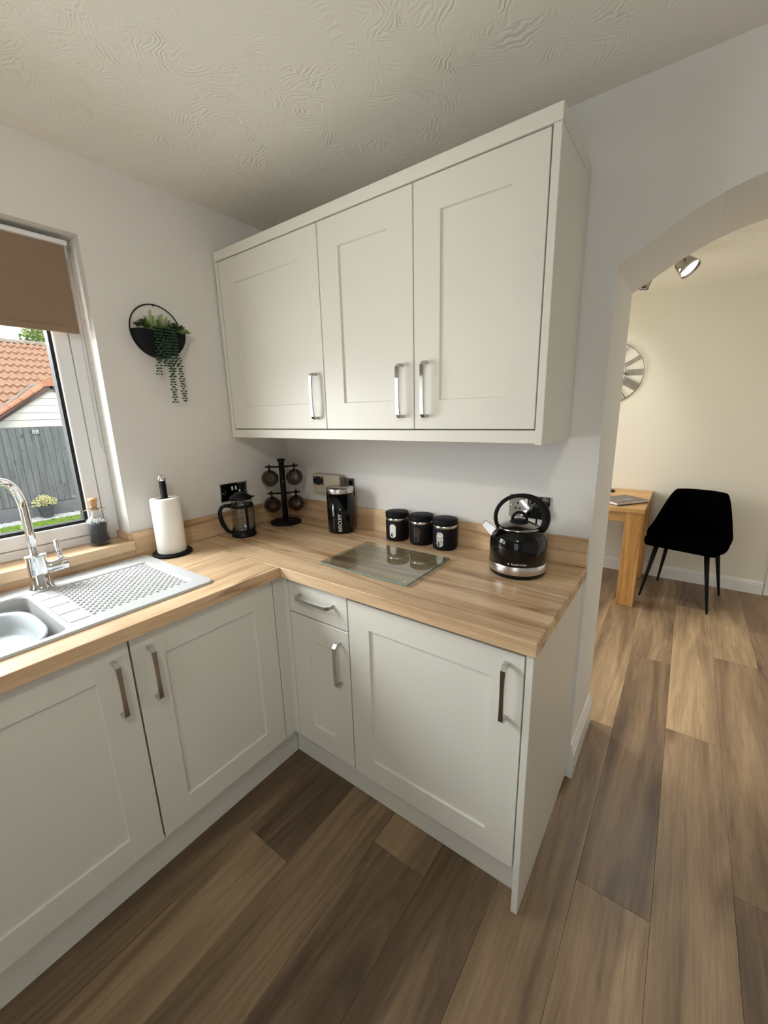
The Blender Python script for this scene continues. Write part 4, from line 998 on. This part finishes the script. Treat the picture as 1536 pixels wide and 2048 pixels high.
# fence
fe = thing('garden_fence', 'tall grey painted close-board garden fence', 'fence', (-9.30, 0, GZ))
bmesh_ = None; rnd = random.Random(7)
for i in range(66):
    y = -2.5+i*.117
    if bmesh_ is None:
        o = MB().prism([(-.004, .002), (.014, .002), (.026, .1135), (.004, .1135)], 0, 1.605, 'Z').build('board', M['fence'], fe); bmesh_ = o.data
    else: o = bpy.data.objects.new('board', bmesh_); C.objects.link(o); o.parent = fe
    o.location = (rnd.uniform(-.002, .002), y, .31+rnd.uniform(-.002, .004)); o.scale = (1, .985, 1)
MB().box(-.05, -.006, -2.5, 5.2, .31, 1.9).build('backing_panel', M['soil'], fe)
for z in (.5, 1.1, 1.7): MB().box(-.085, -.051, -2.5, 5.2, z, z+.07).build('rail', M['fence'], fe)
for k, y in enumerate((-2.5, -.02, 2.46)): MB().bbox(-.01, .03, y+.01, y+2.46, .005, .30, .004, 1).build('gravel_board', M['gravelboard'], fe)
mb = MB()
for i in range(2):
    for j in range(2):
        yy = -.030+i*.060; zz = .021-j*.042
        mb.tube([(.012, yy+.021*math.cos(a), zz+.017*math.sin(a)) for a in [2*PI*k/16 for k in range(16)]], .0085, 8, True)
mb.cur = 1; mb.box(-.002, .008, -.062, .062, -.048, .048)
tag(mb.build('number_sign', [mat('white_sign', (.6, .6, .6), .5), M['black']], loc=(-9.266, 1.21, 1.265)), 'small white number sign 88 near the top of the grey fence', 'sign')
# planter in the garden
t = thing('garden_pot', 'square slate-grey garden pot holding a yellow shrub by the fence', 'pot', (-9.0, 1.04, GZ+.062))
mb = MB()
for (s0, s1, z0_, z1_) in ((.085, .115, 0, .205), (.122, .124, .195, .225)):
    vs = [(a*s0, b*s0, z0_) for a, b in ((-1, -1), (1, -1), (1, 1), (-1, 1))]+[(a*s1, b*s1, z1_) for a, b in ((-1, -1), (1, -1), (1, 1), (-1, 1))]
    mb.add(vs, [(3, 2, 1, 0), (4, 5, 6, 7)]+[(i, (i+1) % 4, 4+(i+1) % 4, 4+i) for i in range(4)])
mb.build('tub', M['slate'], t)
MB().box(.1125, .117, -.05, .05, .075, .080, TR((0, 0, 0), ry=.0)).build('groove', M['gravelboard'], t)
t = thing('yellow_shrub', 'low yellow variegated shrub in the slate-grey garden pot', 'shrub', (-9.0, 1.04, GZ+.29))
mb = MB(); rnd = random.Random(9)
for i in range(26):
    a = rnd.uniform(0, 2*PI); mb.tube([(0, 0, 0), (.12*math.cos(a), .15*math.sin(a), rnd.uniform(.05, .2))], .003, 4)
mb.build('stems', M['bark'], t)
mb = MB()
for i in range(420):
    a = rnd.uniform(0, 2*PI); r = math.sqrt(rnd.random()); y = .225*r*math.sin(a); x = .17*r*math.cos(a); z = rnd.uniform(.0, .23)*(1-.55*abs(y)/.23)+.01
    s_ = .019; u1 = Vector((rnd.uniform(-1, 1), rnd.uniform(-1, 1), rnd.uniform(-.5, 1))).normalized(); u2 = u1.orthogonal().normalized(); u3 = u1.cross(u2); c = Vector((x, y, z))
    mb.add([tuple(c-u1*s_), tuple(c+u2*s_*.6), tuple(c+u1*s_), tuple(c-u2*s_*.6), tuple(c+u3*.004)], [(0, 1, 4), (1, 2, 4), (2, 3, 4), (3, 0, 4)])
o = mb.build('leaves', M['yellow'], t); o['kind'] = 'stuff'

# neighbouring house
rs_ = .70; px0, pz0 = -12.35, 2.33-GZ
hs = thing('neighbour_house', 'neighbouring house with red pantile roof and a cream clad gable beyond the fence', 'house', (0, 0, GZ))
gx, gy, ap = -11.0, 2.12, 2.33-GZ; slope = .69; ez = 1.25-GZ; hw_ = (ap-ez)/slope
v = [(gx-.02, gy-hw_, ez), (gx-.02, gy, ap), (gx-.02, gy+hw_, ez), (px0-.05+(pz0-ap)/rs_*1.0, gy, ap), (px0+(pz0-ez)/rs_, gy-hw_, ez), (px0+(pz0-ez)/rs_, gy+hw_, ez)]
MB().prism([(gy-hw_, 0), (gy+hw_, 0), (gy+hw_, ez-.02), (gy, ap-.03), (gy-hw_, ez-.02)], gx-.25, gx-.03, 'X').build('gable_wall', M['mortar'], hs)
for s_, ee in ((-1, 4), (1, 5)):
    yy = gy+s_*(hw_+.25); zz = ez-.25*slope; bx = px0+(pz0-zz)/rs_
    q_ = [(gx, gy, ap+.06), (gx, yy, zz+.06), (bx, yy, zz+.06), (px0-.08, gy, ap+.06)]
    MB().add(q_+[(a, b, c-.05) for a, b, c in q_], [(0, 1, 2, 3), (7, 6, 5, 4), (0, 4, 5, 1), (1, 5, 6, 2), (2, 6, 7, 3), (3, 7, 4, 0)]).build('gable_roof_slope', M['tile'], hs)
z = .9; P_ = .167
while z < ap-.02:
    z2 = min(z+P_, ap-.005); w0 = hw_ if z <= ez else (ap-z)/slope; w1 = hw_ if z2 <= ez else max(.002, (ap-z2)/slope)
    vs = [(gx+.008, gy-w0, z), (gx+.008, gy+w0, z), (gx-.004, gy+w1, z2-.012), (gx-.004, gy-w1, z2-.012)]+[(gx-.03, gy-w0, z), (gx-.03, gy+w0, z), (gx-.03, gy+w1, z2), (gx-.03, gy-w1, z2)]
    MB().add(vs, [(0, 1, 2, 3), (7, 6, 5, 4)]+[(i, (i+1) % 4, 4+(i+1) % 4, 4+i) for i in range(4)]).build('cladding_board', M['siding'], hs); z += P_
MB().box(gx-.25, gx-.03, gy-hw_+.01, gy+hw_-.01, 0, .9).build('lower_wall', M['siding'], hs)
sl = math.hypot(1, slope); n_ = 7
for s_ in (-1, 1):
    u_ = Vector((0, s_/sl, -slope/sl)); nr = Vector((0, s_*slope/sl, 1/sl)); apx = Vector((gx, gy, ap)); L = hw_*sl+.35
    P = [apx+u_*0, apx+u_*L]
    def slab(name, m_, x0, x1, h0_, h1_, a0=0, a1=L):
        v = []
        for xx in (x0, x1):
            for aa in (a0, a1):
                for hh in (h0_, h1_): q = apx+u_*aa+nr*hh; v.append((xx, q.y, q.z))
        return MB().add(v, [(0, 1, 3, 2), (4, 6, 7, 5), (0, 4, 5, 1), (2, 3, 7, 6), (0, 2, 6, 4), (1, 5, 7, 3)]).build(name, m_, hs)
    slab('bargeboard', M['fascia'], gx+.02, gx+.07, -.075, .03)
    slab('gable_roof', M['tile'], gx-.02, gx+.01, .03, .065)
    for k in range(8):
        a0, a1 = .08+k*.30, .08+(k+1)*.30+.03
        v = []; m6 = 7
        for aa, rr_ in ((a0, .080), (a1, .104)):
            c = apx+u_*aa+nr*.055
            for i in range(m6): th = -.25+(PI+.5)*i/(m6-1); q = c+nr*(math.sin(th)*rr_*.72); v.append((gx-.02+math.cos(th)*rr_*1.15, q.y, q.z))
        MB().add(v, [(i, i+1, m6+i+1, m6+i) for i in range(m6-1)]+[tuple(range(m6))[::-1], tuple(range(m6, 2*m6))], False).build('verge_tile', M['ridge'], hs)
apx = Vector((gx, gy, ap)); v = [(-.17, -.05), (-.12, .12), (0, .20), (.12, .12), (.17, -.05), (.07, -.02), (-.07, -.02)]
MB().prism([(gy+a, ap+b) for a, b in v], gx-.05, gx+.10, 'X').build('apex_tile', M['ridge'], hs)
# main roof plane with individual pantiles
rs = .70; rl = math.hypot(1, rs); px0, pz0 = -12.35, 2.33-GZ; ex = -11.22
def roofpt(x, y, h): return Vector((x+h*rs/rl, y, pz0+rs*(px0-x)+h/rl))
tw, tl_, nxs = .30, .345, 21; m_ = MB(); prof = []
for i in range(13):
    f_ = i/12; prof.append((f_*tw*1.02, .042*max(0, math.sin(f_*2*2*PI+.3))**.8 if math.sin(f_*2*2*PI+.3) > 0 else .006*math.sin(f_*2*2*PI+.3)))
np_ = len(prof); vs = []
for (along, lift) in ((0, .052), (tl_*1.04, .0)):
    for (yy, hh) in prof: vs.append((along, yy, hh+lift+.02))
    
for (yy, hh) in prof: vs.append((0, yy, hh-.010))
fs = [(i, i+1, np_+i+1, np_+i) for i in range(np_-1)]+[(2*np_+i, 2*np_+i+1, i+1, i) for i in range(np_-1)]
tm = MB().add(vs, fs).build('roof_tile', M['tile'], hs); rot = Matrix(((-1/rl, 0, rs/rl), (0, 1, 0), (rs/rl, 0, 1/rl))).to_4x4()
first = True; courses = 11
for k in range(courses):
    for j in range(nxs):
        o = tm if first else tm.copy()
        if not first: C.objects.link(o)
        first = False
        xx = ex-(k*tl_)/rl; yy = -1.6+j*tw
        p = roofpt(xx, yy, 0); o.parent = hs; o.matrix_local = Matrix.Translation(p) @ rot
topx = ex-courses*tl_/rl
q0 = roofpt(ex, 0, -.03); q1 = roofpt(topx, 0, -.03)
v = [(q0.x, -1.6, q0.z), (q0.x, 4.7, q0.z), (q1.x, 4.7, q1.z), (q1.x, -1.6, q1.z), (q1.x-2.2, -1.6, q1.z-1.5), (q1.x-2.2, 4.7, q1.z-1.5)]
MB().add(v+[(a, b, c-.05) for a, b, c in v], [(0, 1, 2, 3), (3, 2, 5, 4), (6, 9, 8, 7), (9, 10, 11, 8), (0, 6, 7, 1), (4, 5, 11, 10), (1, 7, 8, 2), (2, 8, 11, 5), (0, 3, 9, 6), (3, 4, 10, 9)]).build('roof_deck', M['mortar'], hs)
for j in range(14):
    c = roofpt(topx, 0, .03); m6 = 8
    v = [(c.x+math.cos(th)*rr_, yy, c.z-.02+math.sin(th)*rr_*.8) for yy, rr_ in ((-1.6+j*.45, .12), (-1.6+j*.45+.47, .108)) for th in [-.2+(PI+.4)*i/(m6-1) for i in range(m6)]]
    MB().add(v, [(i, i+1, m6+i+1, m6+i) for i in range(m6-1)]+[tuple(range(m6))]).build('ridge_tile', M['mortar'], hs)
MB().box(q1.x-2.0, ex-.3, -1.5, 4.6, 0, q0.z-.1).build('house_wall', M['siding'], hs)
# valley mortar where the gable roof meets the main slope
for s_ in (-1, 1):
    a = Vector((px0+.02, gy, ap+.06)); L = 1.75; z_ = ap+.06-slope*L; xx = px0-(z_-pz0)/rs; b = Vector((xx, gy+s_*L, z_+.03))
    MB().tube([tuple(a+Vector((0, 0, .02))), tuple(a.lerp(b, .33)+Vector((.02, 0, .0))), tuple(a.lerp(b, .66)), tuple(b)], [.05, .055, .05, .055], 6).build('valley_mortar', M['mortar'], hs)
# tree beyond the roof
t = thing('garden_tree', 'yellow-green tree top showing above the neighbouring roof ridge', 'tree', (-19.0, 4.75, GZ))
MB().tube([(0, 0, 0), (.1, .05, 2.2), (0, .2, 4.3)], [.16, .12, .05], 8).build('trunk', M['bark'], t)
mb = MB(); rnd = random.Random(21)
for i in range(2600):
    a = rnd.uniform(0, 2*PI); ph = rnd.uniform(-1, 1); r = rnd.random()**.4; c = Vector((1.1*r*math.cos(a), 1.15*r*math.sin(a)*(1-abs(ph)*.4), 4.7+1.15*r*ph))
    s_ = .075; u1 = Vector((rnd.uniform(-1, 1), rnd.uniform(-1, 1), rnd.uniform(-1, 1))).normalized(); u2 = u1.orthogonal().normalized()
    mb.add([tuple(c-u1*s_), tuple(c+u2*s_*.6), tuple(c+u1*s_), tuple(c-u2*s_*.6)], [(0, 1, 2, 3)])
o = mb.build('crown', M['tree'], t, recalc=False); o['kind'] = 'stuff'
